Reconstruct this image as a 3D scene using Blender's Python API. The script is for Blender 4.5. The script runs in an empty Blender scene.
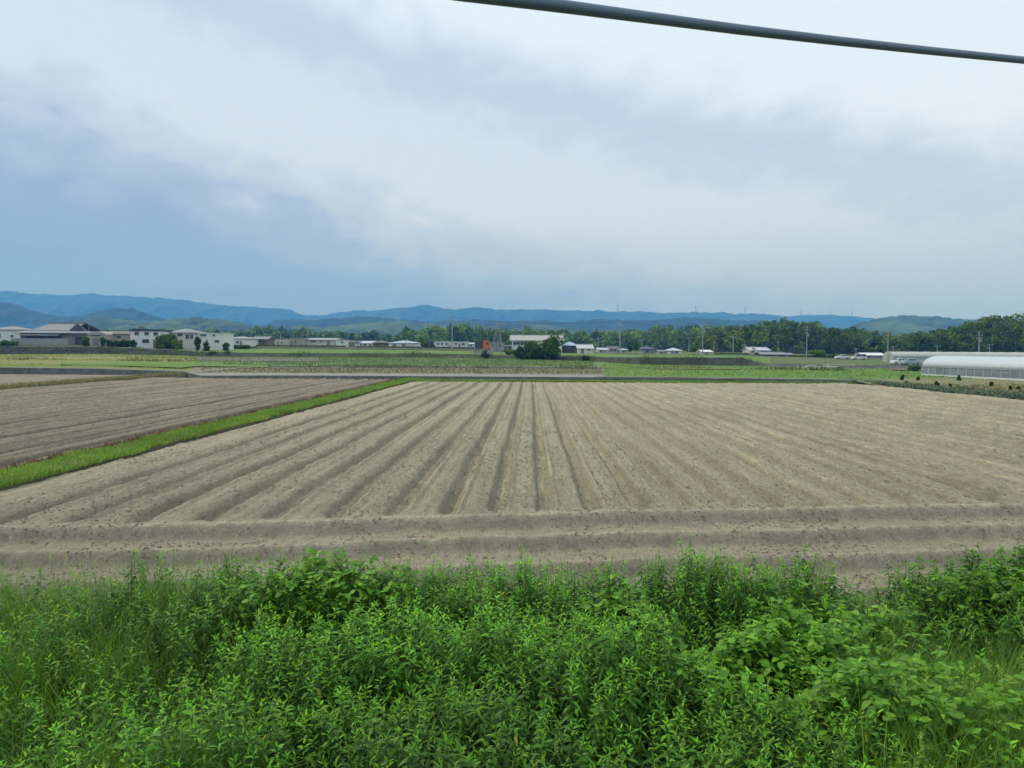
import bpy, bmesh, math, random
import numpy as np
from mathutils import Vector, Matrix, Euler

random.seed(7)
RNG = np.random.default_rng(7)
SC = bpy.context.scene
COL = SC.collection

# ------------------------------------------------------------------ camera
F = 740.0
CAM_H = 4.0
PITCH = math.atan((384 - 349) / F)
ROLL = math.radians(-0.35)
cam_data = bpy.data.cameras.new('camera')
cam_data.sensor_width = 36.0
cam_data.lens = F / 1024 * 36.0
cam_data.clip_start = 0.05
cam_data.clip_end = 30000
cam = bpy.data.objects.new('camera', cam_data)
COL.objects.link(cam)
CAM_ROT = Matrix.Rotation(math.radians(90) - PITCH, 3, 'X') @ Matrix.Rotation(-ROLL, 3, 'Z')
cam.matrix_world = Matrix.Translation((0, 0, CAM_H)) @ CAM_ROT.to_4x4()
SC.camera = cam

def at(px, py, Y):
    """world point that stands Y metres out and is seen at that place of the photograph"""
    d = CAM_ROT @ Vector(((px - 512) / F, (384 - py) / F, -1))
    s = Y / d.y
    return Vector((d.x * s, Y, CAM_H + d.z * s))

def zat(px, py, Y):
    return at(px, py, Y).z

# ------------------------------------------------------------------ world
SUN_EL, SUN_AZ = math.radians(52), math.radians(-50)      # azimuth measured from +Y towards +X
world = bpy.data.worlds.new('World')
SC.world = world
world.use_nodes = True
nt = world.node_tree
nt.nodes.clear()
def wn(t, **k):
    n = nt.nodes.new(t)
    for a, b in k.items():
        setattr(n, a, b)
    return n
def wmath(op, a, b=None, clamp=False):
    n = wn('ShaderNodeMath', operation=op, use_clamp=clamp)
    for i, v in enumerate((a, b)):
        if v is None: continue
        if isinstance(v, (int, float)): n.inputs[i].default_value = v
        else: nt.links.new(v, n.inputs[i])
    return n.outputs[0]
tc = wn('ShaderNodeTexCoord')
sep = wn('ShaderNodeSeparateXYZ'); nt.links.new(tc.outputs['Generated'], sep.inputs[0])
X_, Y_, Z_ = sep.outputs
hor = wmath('SQRT', wmath('ADD', wmath('MULTIPLY', X_, X_), wmath('ADD', wmath('MULTIPLY', Y_, Y_), 1e-4)))
tel = wmath('DIVIDE', Z_, hor)
taz = wmath('DIVIDE', X_, hor)
zc = wmath('ADD', wmath('MAXIMUM', Z_, 0.0), 0.30)
cmb = wn('ShaderNodeCombineXYZ')
nt.links.new(wmath('DIVIDE', X_, zc), cmb.inputs[0])
nt.links.new(wmath('DIVIDE', Y_, zc), cmb.inputs[1])
def wnoise(scale, detail, rough, dist=0.0, off=(0, 0, 0), sc=(1, 1, 1)):
    mp = wn('ShaderNodeMapping'); mp.inputs['Location'].default_value = off; mp.inputs['Scale'].default_value = sc
    nt.links.new(cmb.outputs[0], mp.inputs[0])
    n = wn('ShaderNodeTexNoise'); n.inputs['Scale'].default_value = scale; n.inputs['Detail'].default_value = detail
    n.inputs['Roughness'].default_value = rough; n.inputs['Distortion'].default_value = dist
    nt.links.new(mp.outputs[0], n.inputs['Vector'])
    return n.outputs['Fac']
n1 = wnoise(1.1, 4, 0.5, 0.3, (3.1, 1.7, 0))
n2 = wnoise(3.4, 8, 0.58, 0.4, (0.4, 5.2, 0), (1.0, 0.9, 1))
n3 = wnoise(11.0, 6, 0.6, 0.3, (9.4, 2.2, 0), (0.9, 0.8, 1))
L = wmath('ADD', tel, wmath('MULTIPLY', taz, 0.265))
L = wmath('ADD', L, wmath('MULTIPLY', wmath('SUBTRACT', n1, 0.5), 0.07))
L = wmath('ADD', L, wmath('MULTIPLY', wmath('SUBTRACT', n2, 0.5), 0.14))
L = wmath('ADD', L, wmath('MULTIPLY', wmath('SUBTRACT', n3, 0.5), 0.10))
ramp = wn('ShaderNodeValToRGB')
nt.links.new(wmath('MULTIPLY', wmath('ADD', L, 0.2), 1.2), ramp.inputs[0])
cr = ramp.color_ramp
cr.interpolation = 'EASE'
stops = [(-0.1, 0.08), (0.02, 0.18), (0.07, 0.32), (0.12, 0.54), (0.18, 0.73), (0.26, 0.72), (0.33, 0.56), (0.44, 0.93)]
while len(cr.elements) < len(stops): cr.elements.new(0.5)
for e, (l, v) in zip(cr.elements, stops):
    e.position = (l + 0.2) * 1.2; e.color = (v, v, v, 1)
low = wn('ShaderNodeMapRange'); low.interpolation_type = 'SMOOTHSTEP'
nt.links.new(tel, low.inputs['Value'])
low.inputs['From Min'].default_value = 0.0; low.inputs['From Max'].default_value = 0.2
low.inputs['To Min'].default_value = 0.3; low.inputs['To Max'].default_value = 1.0
fac = wmath('MULTIPLY', ramp.outputs[0], low.outputs[0], True)
mix = wn('ShaderNodeMix', data_type='RGBA')
nt.links.new(fac, mix.inputs[0])
mix.inputs[6].default_value = (0.14, 0.235, 0.485, 1)
mix.inputs[7].default_value = (0.74, 0.87, 1.02, 1)
bg1 = wn('ShaderNodeBackground'); nt.links.new(mix.outputs[2], bg1.inputs[0]); bg1.inputs[1].default_value = 0.98
sky = wn('ShaderNodeTexSky', sky_type='NISHITA')
sky.sun_disc = False; sky.sun_elevation = SUN_EL; sky.sun_rotation = SUN_AZ
bg2 = wn('ShaderNodeBackground'); nt.links.new(sky.outputs[0], bg2.inputs[0]); bg2.inputs[1].default_value = 0.05
mx = wn('ShaderNodeMixShader'); mx.inputs[0].default_value = 0.1
nt.links.new(bg1.outputs[0], mx.inputs[1]); nt.links.new(bg2.outputs[0], mx.inputs[2])
wo = wn('ShaderNodeOutputWorld'); nt.links.new(mx.outputs[0], wo.inputs[0])

# ------------------------------------------------------------------ sun
sd = bpy.data.lights.new('sun', 'SUN')
sd.energy = 1.5; sd.angle = math.radians(11); sd.color = (1.0, 0.95, 0.87)
sun = bpy.data.objects.new('sun', sd); COL.objects.link(sun)
sdir = Vector((math.sin(SUN_AZ) * math.cos(SUN_EL), math.cos(SUN_AZ) * math.cos(SUN_EL), math.sin(SUN_EL)))
sun.rotation_euler = sdir.to_track_quat('Z', 'Y').to_euler()
sun.location = (0, 0, 60)

SC.view_settings.view_transform = 'Standard'
SC.view_settings.look = 'None'
SC.view_settings.exposure = 0.3
SC.view_settings.gamma = 1.0
SC.view_settings.use_curve_mapping = False
SC.cycles.use_denoising = True
SC.cycles.max_bounces = 6
SC.cycles.diffuse_bounces = 3
SC.cycles.transmission_bounces = 4
SC.cycles.volume_bounces = 2
SC.cycles.transparent_max_bounces = 6

# ------------------------------------------------------------------ helpers
def hash2(ix, iy, seed):
    h = (ix.astype(np.int64) * 374761393 + iy.astype(np.int64) * 668265263 + seed * 1442695041) & 0xFFFFFFFF
    h = ((h ^ (h >> 13)) * 1274126177) & 0xFFFFFFFF
    return ((h ^ (h >> 16)) & 0xFFFF) / 65535.0

def vn(x, y, seed=0):
    x = np.asarray(x, float); y = np.asarray(y, float)
    ix = np.floor(x); iy = np.floor(y)
    fx = x - ix; fy = y - iy
    fx = fx * fx * (3 - 2 * fx); fy = fy * fy * (3 - 2 * fy)
    a = hash2(ix, iy, seed); b = hash2(ix + 1, iy, seed)
    c = hash2(ix, iy + 1, seed); d = hash2(ix + 1, iy + 1, seed)
    return (a * (1 - fx) + b * fx) * (1 - fy) + (c * (1 - fx) + d * fx) * fy

def fbm(x, y, seed=0, octv=4, g=0.5):
    s = 0; a = 1; t = 0
    for k in range(octv):
        s = s + a * vn(x * 2 ** k + 17.3 * k, y * 2 ** k + 5.1 * k, seed + k)
        t += a; a *= g
    return s / t

def tag(o, label=None, cat=None, group=None, kind=None):
    if label: o['label'] = label
    if cat: o['category'] = cat
    if group: o['group'] = group
    if kind: o['kind'] = kind
    return o

def np_mesh(name, V, faces, mat, parent=None, col=None, smooth=False):
    """V (n,3); faces: list of int arrays (m,k); col: per-vertex rgb"""
    me = bpy.data.meshes.new(name)
    V = np.asarray(V, np.float32)
    faces = [np.asarray(f, np.int32) for f in faces if len(f)]
    loops = np.concatenate([f.ravel() for f in faces])
    tot = np.concatenate([np.full(len(f), f.shape[1], np.int32) for f in faces])
    start = np.concatenate([[0], np.cumsum(tot)[:-1]]).astype(np.int32)
    me.vertices.add(len(V)); me.vertices.foreach_set('co', V.ravel())
    me.loops.add(len(loops)); me.loops.foreach_set('vertex_index', loops)
    me.polygons.add(len(tot)); me.polygons.foreach_set('loop_start', start)
    me.polygons.foreach_set('loop_total', tot)
    if smooth: me.polygons.foreach_set('use_smooth', np.ones(len(tot), bool))
    me.update(calc_edges=True)
    if col is not None:
        ca = me.color_attributes.new('tint', 'FLOAT_COLOR', 'POINT')
        c4 = np.ones((len(V), 4), np.float32); c4[:, :3] = col
        ca.data.foreach_set('color', c4.ravel())
    me.materials.append(mat)
    o = bpy.data.objects.new(name, me); COL.objects.link(o)
    if parent: o.parent = parent
    return o

def grid_mesh(name, P, mat, parent=None, smooth=True, col=None):
    ny, nx = P.shape[:2]
    idx = np.arange(ny * nx).reshape(ny, nx)
    f = np.stack([idx[:-1, :-1], idx[:-1, 1:], idx[1:, 1:], idx[1:, :-1]], -1).reshape(-1, 4)
    return np_mesh(name, P.reshape(-1, 3), [f], mat, parent, None if col is None else col.reshape(-1, 3), smooth)

class MB:
    """collects boxes, bars, prisms into one mesh"""
    def __init__(s): s.v = []; s.f = []
    def poly(s, pts, faces):
        b = len(s.v); s.v += [tuple(p) for p in pts]; s.f += [tuple(i + b for i in f) for f in faces]
    def box(s, x0, x1, y0, y1, z0, z1):
        s.poly([(x0, y0, z0), (x1, y0, z0), (x1, y1, z0), (x0, y1, z0), (x0, y0, z1), (x1, y0, z1), (x1, y1, z1), (x0, y1, z1)],
               [(0, 3, 2, 1), (4, 5, 6, 7), (0, 1, 5, 4), (1, 2, 6, 5), (2, 3, 7, 6), (3, 0, 4, 7)])
    def bar(s, p, q, r0, r1=None, n=6, cap=True):
        r1 = r0 if r1 is None else r1
        p = Vector(p); q = Vector(q); d = (q - p).normalized()
        a = d.orthogonal().normalized(); b = d.cross(a)
        pts = []
        for c, r in ((p, r0), (q, r1)):
            for k in range(n):
                t = 2 * math.pi * k / n
                pts.append(c + a * math.cos(t) * r + b * math.sin(t) * r)
        fs = [(k, (k + 1) % n, n + (k + 1) % n, n + k) for k in range(n)]
        if cap: fs += [tuple(range(n))[::-1], tuple(range(n, 2 * n))]
        s.poly(pts, fs)
    def tube(s, pts, rad, n=10):
        pts = [Vector(p) for p in pts]
        if not hasattr(rad, '__len__'): rad = [rad] * len(pts)
        V = []; 
        for i, p in enumerate(pts):
            d = (pts[min(i + 1, len(pts) - 1)] - pts[max(i - 1, 0)]).normalized()
            a = d.cross(Vector((0, 0, 1)))
            if a.length < 0.05: a = Vector((1, 0, 0)) - d * d.x
            a.normalize(); b = d.cross(a)
            V += [p + a * math.cos(2 * math.pi * k / n) * rad[i] + b * math.sin(2 * math.pi * k / n) * rad[i] for k in range(n)]
        fs = []
        for i in range(len(pts) - 1):
            fs += [(i * n + k, i * n + (k + 1) % n, (i + 1) * n + (k + 1) % n, (i + 1) * n + k) for k in range(n)]
        fs += [tuple(range(n))[::-1], tuple(range((len(pts) - 1) * n, len(pts) * n))]
        s.poly(V, fs)
    def prism(s, prof, y0, y1, axis='y'):
        """profile [(a,z)] extruded along y (a=x) or along x (a=y)"""
        n = len(prof)
        if axis == 'y': pts = [(a, y0, z) for a, z in prof] + [(a, y1, z) for a, z in prof]
        else: pts = [(y0, a, z) for a, z in prof] + [(y1, a, z) for a, z in prof]
        fs = [(k, (k + 1) % n, n + (k + 1) % n, n + k) for k in range(n)] + [tuple(range(n))[::-1], tuple(range(n, 2 * n))]
        s.poly(pts, fs)
    def build(s, name, mat, parent=None, smooth=False, fix=True):
        me = bpy.data.meshes.new(name); me.from_pydata(s.v, [], s.f)
        if fix:
            bm = bmesh.new(); bm.from_mesh(me); bmesh.ops.recalc_face_normals(bm, faces=bm.faces); bm.to_mesh(me); bm.free()
        if smooth: me.polygons.foreach_set('use_smooth', [True] * len(me.polygons))
        me.materials.append(mat); me.update()
        o = bpy.data.objects.new(name, me); COL.objects.link(o)
        if parent: o.parent = parent
        return o

def empty(name, loc, rz=0, label=None, cat=None, group=None):
    o = bpy.data.objects.new(name, None); COL.objects.link(o)
    o.location = loc; o.rotation_euler = (0, 0, rz); o.empty_display_size = 0.5
    return tag(o, label, cat, group)

def copy_tree(o, parent=None):
    c = o.copy(); COL.objects.link(c); c.parent = parent
    for ch in list(o.children): copy_tree(ch, c)
    return c

# ------------------------------------------------------------------ materials
def mat_base(name):
    m = bpy.data.materials.new(name); m.use_nodes = True
    return m, m.node_tree, m.node_tree.nodes['Principled BSDF']

def surf(name, c1, c2=None, scale=5.0, rough=0.9, bump=0.0, bscale=None, c3=None, scale2=0.3, amt2=0.5, detail=6, stretch=(1, 1, 1), spec=0.3, obj_coords=False):
    """plain two/three tone noise surface"""
    m, t, b = mat_base(name)
    b.inputs['Roughness'].default_value = rough
    b.inputs['Specular IOR Level'].default_value = spec
    c2 = c2 or tuple(x * 0.8 for x in c1)
    if obj_coords:
        g = t.nodes.new('ShaderNodeTexCoord'); pos = g.outputs['Object']
    else:
        g = t.nodes.new('ShaderNodeNewGeometry'); pos = g.outputs['Position']
    mp = t.nodes.new('ShaderNodeMapping'); mp.inputs['Scale'].default_value = stretch
    t.links.new(pos, mp.inputs[0])
    def noise(s, d=detail):
        n = t.nodes.new('ShaderNodeTexNoise'); n.inputs['Scale'].default_value = s; n.inputs['Detail'].default_value = d
        n.inputs['Roughness'].default_value = 0.6
        t.links.new(mp.outputs[0], n.inputs['Vector']); return n.outputs['Fac']
    def mr(v, a, bb, lo=0, hi=1):
        n = t.nodes.new('ShaderNodeMapRange'); n.inputs['From Min'].default_value = a; n.inputs['From Max'].default_value = bb
        n.inputs['To Min'].default_value = lo; n.inputs['To Max'].default_value = hi
        t.links.new(v, n.inputs['Value']); return n.outputs[0]
    mixn = t.nodes.new('ShaderNodeMix'); mixn.data_type = 'RGBA'
    mixn.inputs[6].default_value = (*c1, 1); mixn.inputs[7].default_value = (*c2, 1)
    t.links.new(mr(noise(scale), 0.35, 0.65), mixn.inputs[0])
    out = mixn.outputs[2]
    if c3:
        m2 = t.nodes.new('ShaderNodeMix'); m2.data_type = 'RGBA'
        t.links.new(out, m2.inputs[6]); m2.inputs[7].default_value = (*c3, 1)
        t.links.new(mr(noise(scale2, 4), 0.42, 0.62, 0, amt2), m2.inputs[0]); out = m2.outputs[2]
    t.links.new(out, b.inputs['Base Color'])
    if bump:
        bn = t.nodes.new('ShaderNodeBump'); bn.inputs['Strength'].default_value = 1.0; bn.inputs['Distance'].default_value = bump
        t.links.new(noise(bscale or scale * 2, 8), bn.inputs['Height']); t.links.new(bn.outputs[0], b.inputs['Normal'])
    return m

def leafmat(name, c1, c2, scale=3.0, trans=0.35, rough=0.5, c3=None, spec=0.35, island=True):
    """thin leaf: diffuse + translucent, tone varies with the vertex tint and from leaf to leaf"""
    m, t, b = mat_base(name)
    at_ = t.nodes.new('ShaderNodeAttribute'); at_.attribute_name = 'tint'
    g = t.nodes.new('ShaderNodeNewGeometry')
    mixn = t.nodes.new('ShaderNodeMix'); mixn.data_type = 'RGBA'
    mixn.inputs[6].default_value = (*c1, 1); mixn.inputs[7].default_value = (*c2, 1)
    t.links.new(g.outputs['Random Per Island'], mixn.inputs[0])
    mul = t.nodes.new('ShaderNodeMix'); mul.data_type = 'RGBA'; mul.blend_type = 'MULTIPLY'; mul.inputs[0].default_value = 1
    t.links.new(mixn.outputs[2], mul.inputs[6]); t.links.new(at_.outputs['Color'], mul.inputs[7])
    t.links.new(mul.outputs[2], b.inputs['Base Color'])
    b.inputs['Roughness'].default_value = rough; b.inputs['Specular IOR Level'].default_value = spec
    tr = t.nodes.new('ShaderNodeBsdfTranslucent')
    br = t.nodes.new('ShaderNodeMix'); br.data_type = 'RGBA'; br.blend_type = 'MULTIPLY'; br.inputs[0].default_value = 1
    t.links.new(mul.outputs[2], br.inputs[6]); br.inputs[7].default_value = (1.5, 1.6, 0.7, 1)
    t.links.new(br.outputs[2], tr.inputs[0])
    ms = t.nodes.new('ShaderNodeMixShader'); ms.inputs[0].default_value = trans
    t.links.new(b.outputs[0], ms.inputs[1]); t.links.new(tr.outputs[0], ms.inputs[2])
    t.links.new(ms.outputs[0], t.nodes['Material Output'].inputs[0])
    return m

def plain(name, c, rough=0.6, metal=0.0, spec=0.4, var=0.12):
    m = surf(name, c, tuple(max(0, x * (1 - var)) for x in c), scale=1.3, rough=rough, spec=spec)
    m.node_tree.nodes['Principled BSDF'].inputs['Metallic'].default_value = metal
    return m

def soil(name, c1, c2, c3, tint=False):
    m, t, b = mat_base(name)
    b.inputs['Roughness'].default_value = 0.95; b.inputs['Specular IOR Level'].default_value = 0.15
    g = t.nodes.new('ShaderNodeNewGeometry')
    def noise(s, d=8, r=0.65, st=(1, 1, 1)):
        mp = t.nodes.new('ShaderNodeMapping'); mp.inputs['Scale'].default_value = st
        t.links.new(g.outputs['Position'], mp.inputs[0])
        n = t.nodes.new('ShaderNodeTexNoise'); n.inputs['Scale'].default_value = s; n.inputs['Detail'].default_value = d
        n.inputs['Roughness'].default_value = r; t.links.new(mp.outputs[0], n.inputs['Vector']); return n.outputs['Fac']
    def mr(v, a, bb, lo=0, hi=1):
        n = t.nodes.new('ShaderNodeMapRange'); n.inputs['From Min'].default_value = a; n.inputs['From Max'].default_value = bb
        n.inputs['To Min'].default_value = lo; n.inputs['To Max'].default_value = hi
        t.links.new(v, n.inputs['Value']); return n.outputs[0]
    def mixc(f, a, bcol):
        n = t.nodes.new('ShaderNodeMix'); n.data_type = 'RGBA'; t.links.new(f, n.inputs[0])
        for i, c in ((6, a), (7, bcol)):
            if isinstance(c, tuple): n.inputs[i].default_value = (*c, 1)
            else: t.links.new(c, n.inputs[i])
        return n.outputs[2]
    o = mixc(mr(noise(0.25, 5, 0.6, (1, 0.4, 1)), 0.4, 0.62), c1, c2)
    o = mixc(mr(noise(1.6, 6, 0.7, (1, 0.35, 1)), 0.45, 0.62, 0, 0.45), o, c3)
    o = mixc(mr(noise(7.0, 9, 0.75, (1, 0.32, 1)), 0.50, 0.57, 0, 0.55), o, c3)
    o = mixc(mr(noise(13, 5, 0.7, (1, 0.28, 1)), 0.575, 0.625, 0, 0.75), o, tuple(x * 0.62 for x in c3))
    o = mixc(mr(noise(16, 4, 0.7, (1.3, 0.22, 1.1)), 0.57, 0.64, 0, 0.7), o, tuple(min(1, x * 1.35) for x in c1))
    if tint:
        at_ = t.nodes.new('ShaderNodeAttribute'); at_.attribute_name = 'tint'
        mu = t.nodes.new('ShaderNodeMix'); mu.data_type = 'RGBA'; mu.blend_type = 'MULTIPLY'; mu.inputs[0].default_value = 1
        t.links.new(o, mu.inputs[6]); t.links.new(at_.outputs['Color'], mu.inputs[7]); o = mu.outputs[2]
    t.links.new(o, b.inputs['Base Color'])
    bn = t.nodes.new('ShaderNodeBump'); bn.inputs['Strength'].default_value = 1; bn.inputs['Distance'].default_value = 0.09
    t.links.new(noise(8, 10, 0.8), bn.inputs['Height'])
    b2 = t.nodes.new('ShaderNodeBump'); b2.inputs['Strength'].default_value = 1; b2.inputs['Distance'].default_value = 0.012
    t.links.new(noise(45, 5, 0.7), b2.inputs['Height']); t.links.new(bn.outputs[0], b2.inputs['Normal'])
    t.links.new(b2.outputs[0], b.inputs['Normal'])
    return m

M = {}
M['soil'] = soil('dry_tilled_soil', (0.425, 0.375, 0.26), (0.385, 0.34, 0.235), (0.275, 0.24, 0.165))
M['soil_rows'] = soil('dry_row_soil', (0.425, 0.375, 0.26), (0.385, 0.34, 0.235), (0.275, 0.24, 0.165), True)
M['soil_left'] = soil('darker_tilled_soil', (0.30, 0.26, 0.18), (0.255, 0.22, 0.155), (0.165, 0.14, 0.10), True)
M['bank_earth'] = surf('bank_earth', (0.10, 0.075, 0.05), (0.05, 0.06, 0.025), 8, bump=0.03)
M['ground'] = surf('plain_grass', (0.10, 0.155, 0.025), (0.065, 0.11, 0.02), 0.15, c3=(0.14, 0.13, 0.07), scale2=0.02, amt2=0.5, bump=0.1, bscale=1.0)
M['verge'] = surf('verge_grass', (0.13, 0.20, 0.045), (0.08, 0.13, 0.03), 3.0, c3=(0.2, 0.17, 0.09), scale2=0.8, amt2=0.5, bump=0.08, bscale=5)
M['paddy_green'] = surf('young_crop_green', (0.115, 0.225, 0.026), (0.08, 0.165, 0.02), 0.5, c3=(0.17, 0.21, 0.04), scale2=0.07, amt2=0.6, bump=0.12, bscale=2.5, stretch=(0.35, 1, 1))
M['pale_crop'] = surf('pale_green_crop', (0.15, 0.23, 0.06), (0.10, 0.17, 0.045), 1.2, c3=(0.18, 0.23, 0.06), scale2=0.1, amt2=0.5, bump=0.12, bscale=2.5)
M['yellow_green'] = surf('yellowing_grass', (0.19, 0.22, 0.035), (0.12, 0.18, 0.028), 0.35, c3=(0.27, 0.22, 0.09), scale2=0.06, amt2=0.7, bump=0.12, bscale=2.5, stretch=(0.3, 1, 1))
M['stubble'] = surf('stubble_dirt', (0.25, 0.21, 0.14), (0.19, 0.165, 0.11), 1.0, c3=(0.15, 0.17, 0.06), scale2=0.35, amt2=0.45, bump=0.1, bscale=2.5, stretch=(0.6, 1, 1))
M['concrete'] = surf('pale_concrete', (0.29, 0.28, 0.235), (0.21, 0.205, 0.17), 1.2, c3=(0.24, 0.23, 0.19), scale2=0.25, amt2=0.5, bump=0.01)
M['old_wall'] = surf('weathered_concrete_wall', (0.17, 0.165, 0.15), (0.09, 0.09, 0.085), 1.6, c3=(0.07, 0.09, 0.045), scale2=0.5, amt2=0.7, bump=0.05, stretch=(1, 1, 0.5))
M['stone_wall'] = surf('dark_stone_bank', (0.12, 0.115, 0.11), (0.04, 0.04, 0.042), 0.9, c3=(0.075, 0.10, 0.035), scale2=0.30, amt2=0.9, bump=0.15, bscale=2.0)
M['green_bank'] = surf('weedy_bank', (0.10, 0.13, 0.05), (0.055, 0.075, 0.035), 1.0, c3=(0.12, 0.11, 0.09), scale2=0.15, amt2=0.6, bump=0.15, bscale=2)

# ------------------------------------------------------------------ near ground
def axis_pts(a, b, d0, p):
    out = [a]
    while out[-1] < b:
        out.append(out[-1] + d0 * (max(out[-1], 8) / 10) ** p)
    out[-1] = b
    return np.array(out)

def bed(u, period, hgt, wob):
    """cross profile of ridged beds: flat top, steep side, narrow furrow"""
    t = ((u + wob) / period) % 1.0
    up = np.clip((t - 0.05) / 0.10, 0, 1); dn = np.clip((0.79 - t) / 0.10, 0, 1)
    up = up * up * (3 - 2 * up); dn = dn * dn * (3 - 2 * dn)
    b = np.minimum(up, dn)
    lip = 1.0 * np.exp(-((t - 0.17) / 0.028) ** 2) * 0.32 + np.exp(-((t - 0.25) / 0.028) ** 2) * -0.14 + np.exp(-((t - 0.62) / 0.03) ** 2) * 0.25 + np.exp(-((t - 0.54) / 0.03) ** 2) * -0.12 + np.exp(-((t - 0.42) / 0.04) ** 2) * 0.06
    rut = -np.exp(-((t - 0.90) / 0.035) ** 2) * 0.38
    return hgt * (b + lip + rut - 0.5)

HEAD = lambda X: 17.1 + 0.145 * X - 0.0015 * X * X * (X > 0)
def XL(Y): return -14.6 + 0.03 * Y
def XR(Y): return 41.7 + 0 * Y
YFAR = 89.0
def field_main():
    ys = axis_pts(9.2, YFAR, 0.036, 1.12)
    s = np.linspace(0, 1, 1000)
    Y, S = np.meshgrid(ys, s, indexing='ij')
    X = XL(Y) + S * (XR(Y) - XL(Y))
    u = X - 0.025 * Y
    per = 1.39
    # beds are narrower from the middle to the right
    u = np.where(u > -3, (u + .82) * 1.39 / 1.19 - .139, (-3 + .82) * 1.39 / 1.19 - .139 + (u + 3) * 1.39 / 1.41)
    row = np.floor(u / per)
    wob = 0.13 * (fbm(Y / 16, u * 0.10, 11, 2) - 0.5) + 0.06 * (vn(Y / 4.0, u / 2.5, 12) - 0.5) + 0.05 * (vn(Y / 1.1, u / 1.0, 18) - 0.5)
    rh = 0.25 * (0.88 + 0.24 * hash2(row, row * 0, 5)) * (0.88 + 0.24 * vn(Y / 7, row * 3.3, 44))
    rh = rh * (1 + 0.10 * np.clip((X - 4) / 20, 0, 1))
    z = bed(u, per, rh, wob)
    # fade at the sides and the far end
    z *= np.clip((X - XL(Y) - 1.4) / 0.6, 0, 1) * np.clip((XR(Y) - X) / 1.0, 0, 1)
    z *= np.clip((YFAR - 1.0 - Y) / 1.5, 0, 1)
    v = Y - HEAD(X) + 0.10 * (vn(X / 2.5, Y * 0, 31) - 0.5) + 0.03 * (vn(X / 0.4, Y * 0, 37) - 0.5)
    k = np.clip((v - 0.35) / 0.7, 0, 1)
    # headland furrows: steep face towards the railway, gently falling backs
    per2 = 1.95
    t = ((-v) / per2) % 1.0
    face = np.clip(t / 0.15, 0, 1); face = face * face * (3 - 2 * face)
    back = np.clip((t - 0.30) / 0.52, 0, 1); back = back * back * (3 - 2 * back)
    zh = 0.11 - 0.26 * face + 0.26 * back
    zh = zh + 0.02 * np.exp(-((t - 0.93) / 0.05) ** 2)
    zh = np.where(v > 0, 0.13 * (1 - k), zh)
    zz = np.where(v > 0, z * k + zh, zh)
    amp = np.clip(0.6 + 0.6 * fbm(X / 5, Y / 5, 20, 3), 0.5, 1.3)
    rgh = (fbm(X / 0.42, Y / 0.42, 21, 4, 0.7) - 0.5) * 0.085 + (vn(X / 0.15, Y / 0.15, 27) - 0.5) * 0.05
    patch_ = np.clip((fbm(X / 2.2, Y / 4.0, 33, 3) - 0.40) * 5, 0, 1)
    far_ = np.clip(Y / 22, 1, 2.2)
    rgh = rgh + patch_ * 0.07 * np.clip(vn(X / 0.17 / far_, Y / 0.22 / far_, 29) - 0.62, 0, 1) * 2.6 * far_ ** .5
    rgh = rgh - patch_ * 0.06 * np.clip(vn(X / 0.2 / far_, Y / 0.25 / far_, 30) - 0.66, 0, 1) * 2.6
    u2 = X - 0.025 * Y
    rgh = rgh + (vn(u2 / 0.20, Y / 8.0, 41) - 0.5) * 0.075 + (vn(u2 / 0.10, Y / 3.0, 43) - 0.5) * 0.03
    rgh = rgh * np.where(v < 0.3, 0.6, 1.0)
    zz = zz + rgh * amp * 0.85 + (fbm(X / 7, Y / 7, 22, 2) - 0.5) * 0.1
    P = np.stack([X, Y, zz], -1)
    # thin lines along the crests tinted paler than the rest; faint streaks where the tiller ran
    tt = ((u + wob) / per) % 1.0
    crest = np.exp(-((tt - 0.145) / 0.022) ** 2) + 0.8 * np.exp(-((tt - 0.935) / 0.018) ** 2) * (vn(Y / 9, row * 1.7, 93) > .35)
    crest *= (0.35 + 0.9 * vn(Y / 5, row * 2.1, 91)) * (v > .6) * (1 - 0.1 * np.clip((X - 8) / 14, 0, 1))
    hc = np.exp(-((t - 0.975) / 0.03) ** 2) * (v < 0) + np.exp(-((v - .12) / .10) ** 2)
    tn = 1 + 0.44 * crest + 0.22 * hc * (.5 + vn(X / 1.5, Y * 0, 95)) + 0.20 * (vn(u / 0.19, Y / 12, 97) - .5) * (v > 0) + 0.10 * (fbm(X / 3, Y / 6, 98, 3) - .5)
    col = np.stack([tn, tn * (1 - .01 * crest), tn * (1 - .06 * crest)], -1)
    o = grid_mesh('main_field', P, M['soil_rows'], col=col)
    tag(o, 'large dry ploughed field with ridged beds running away', kind='structure')
    return o
field_main()

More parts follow.
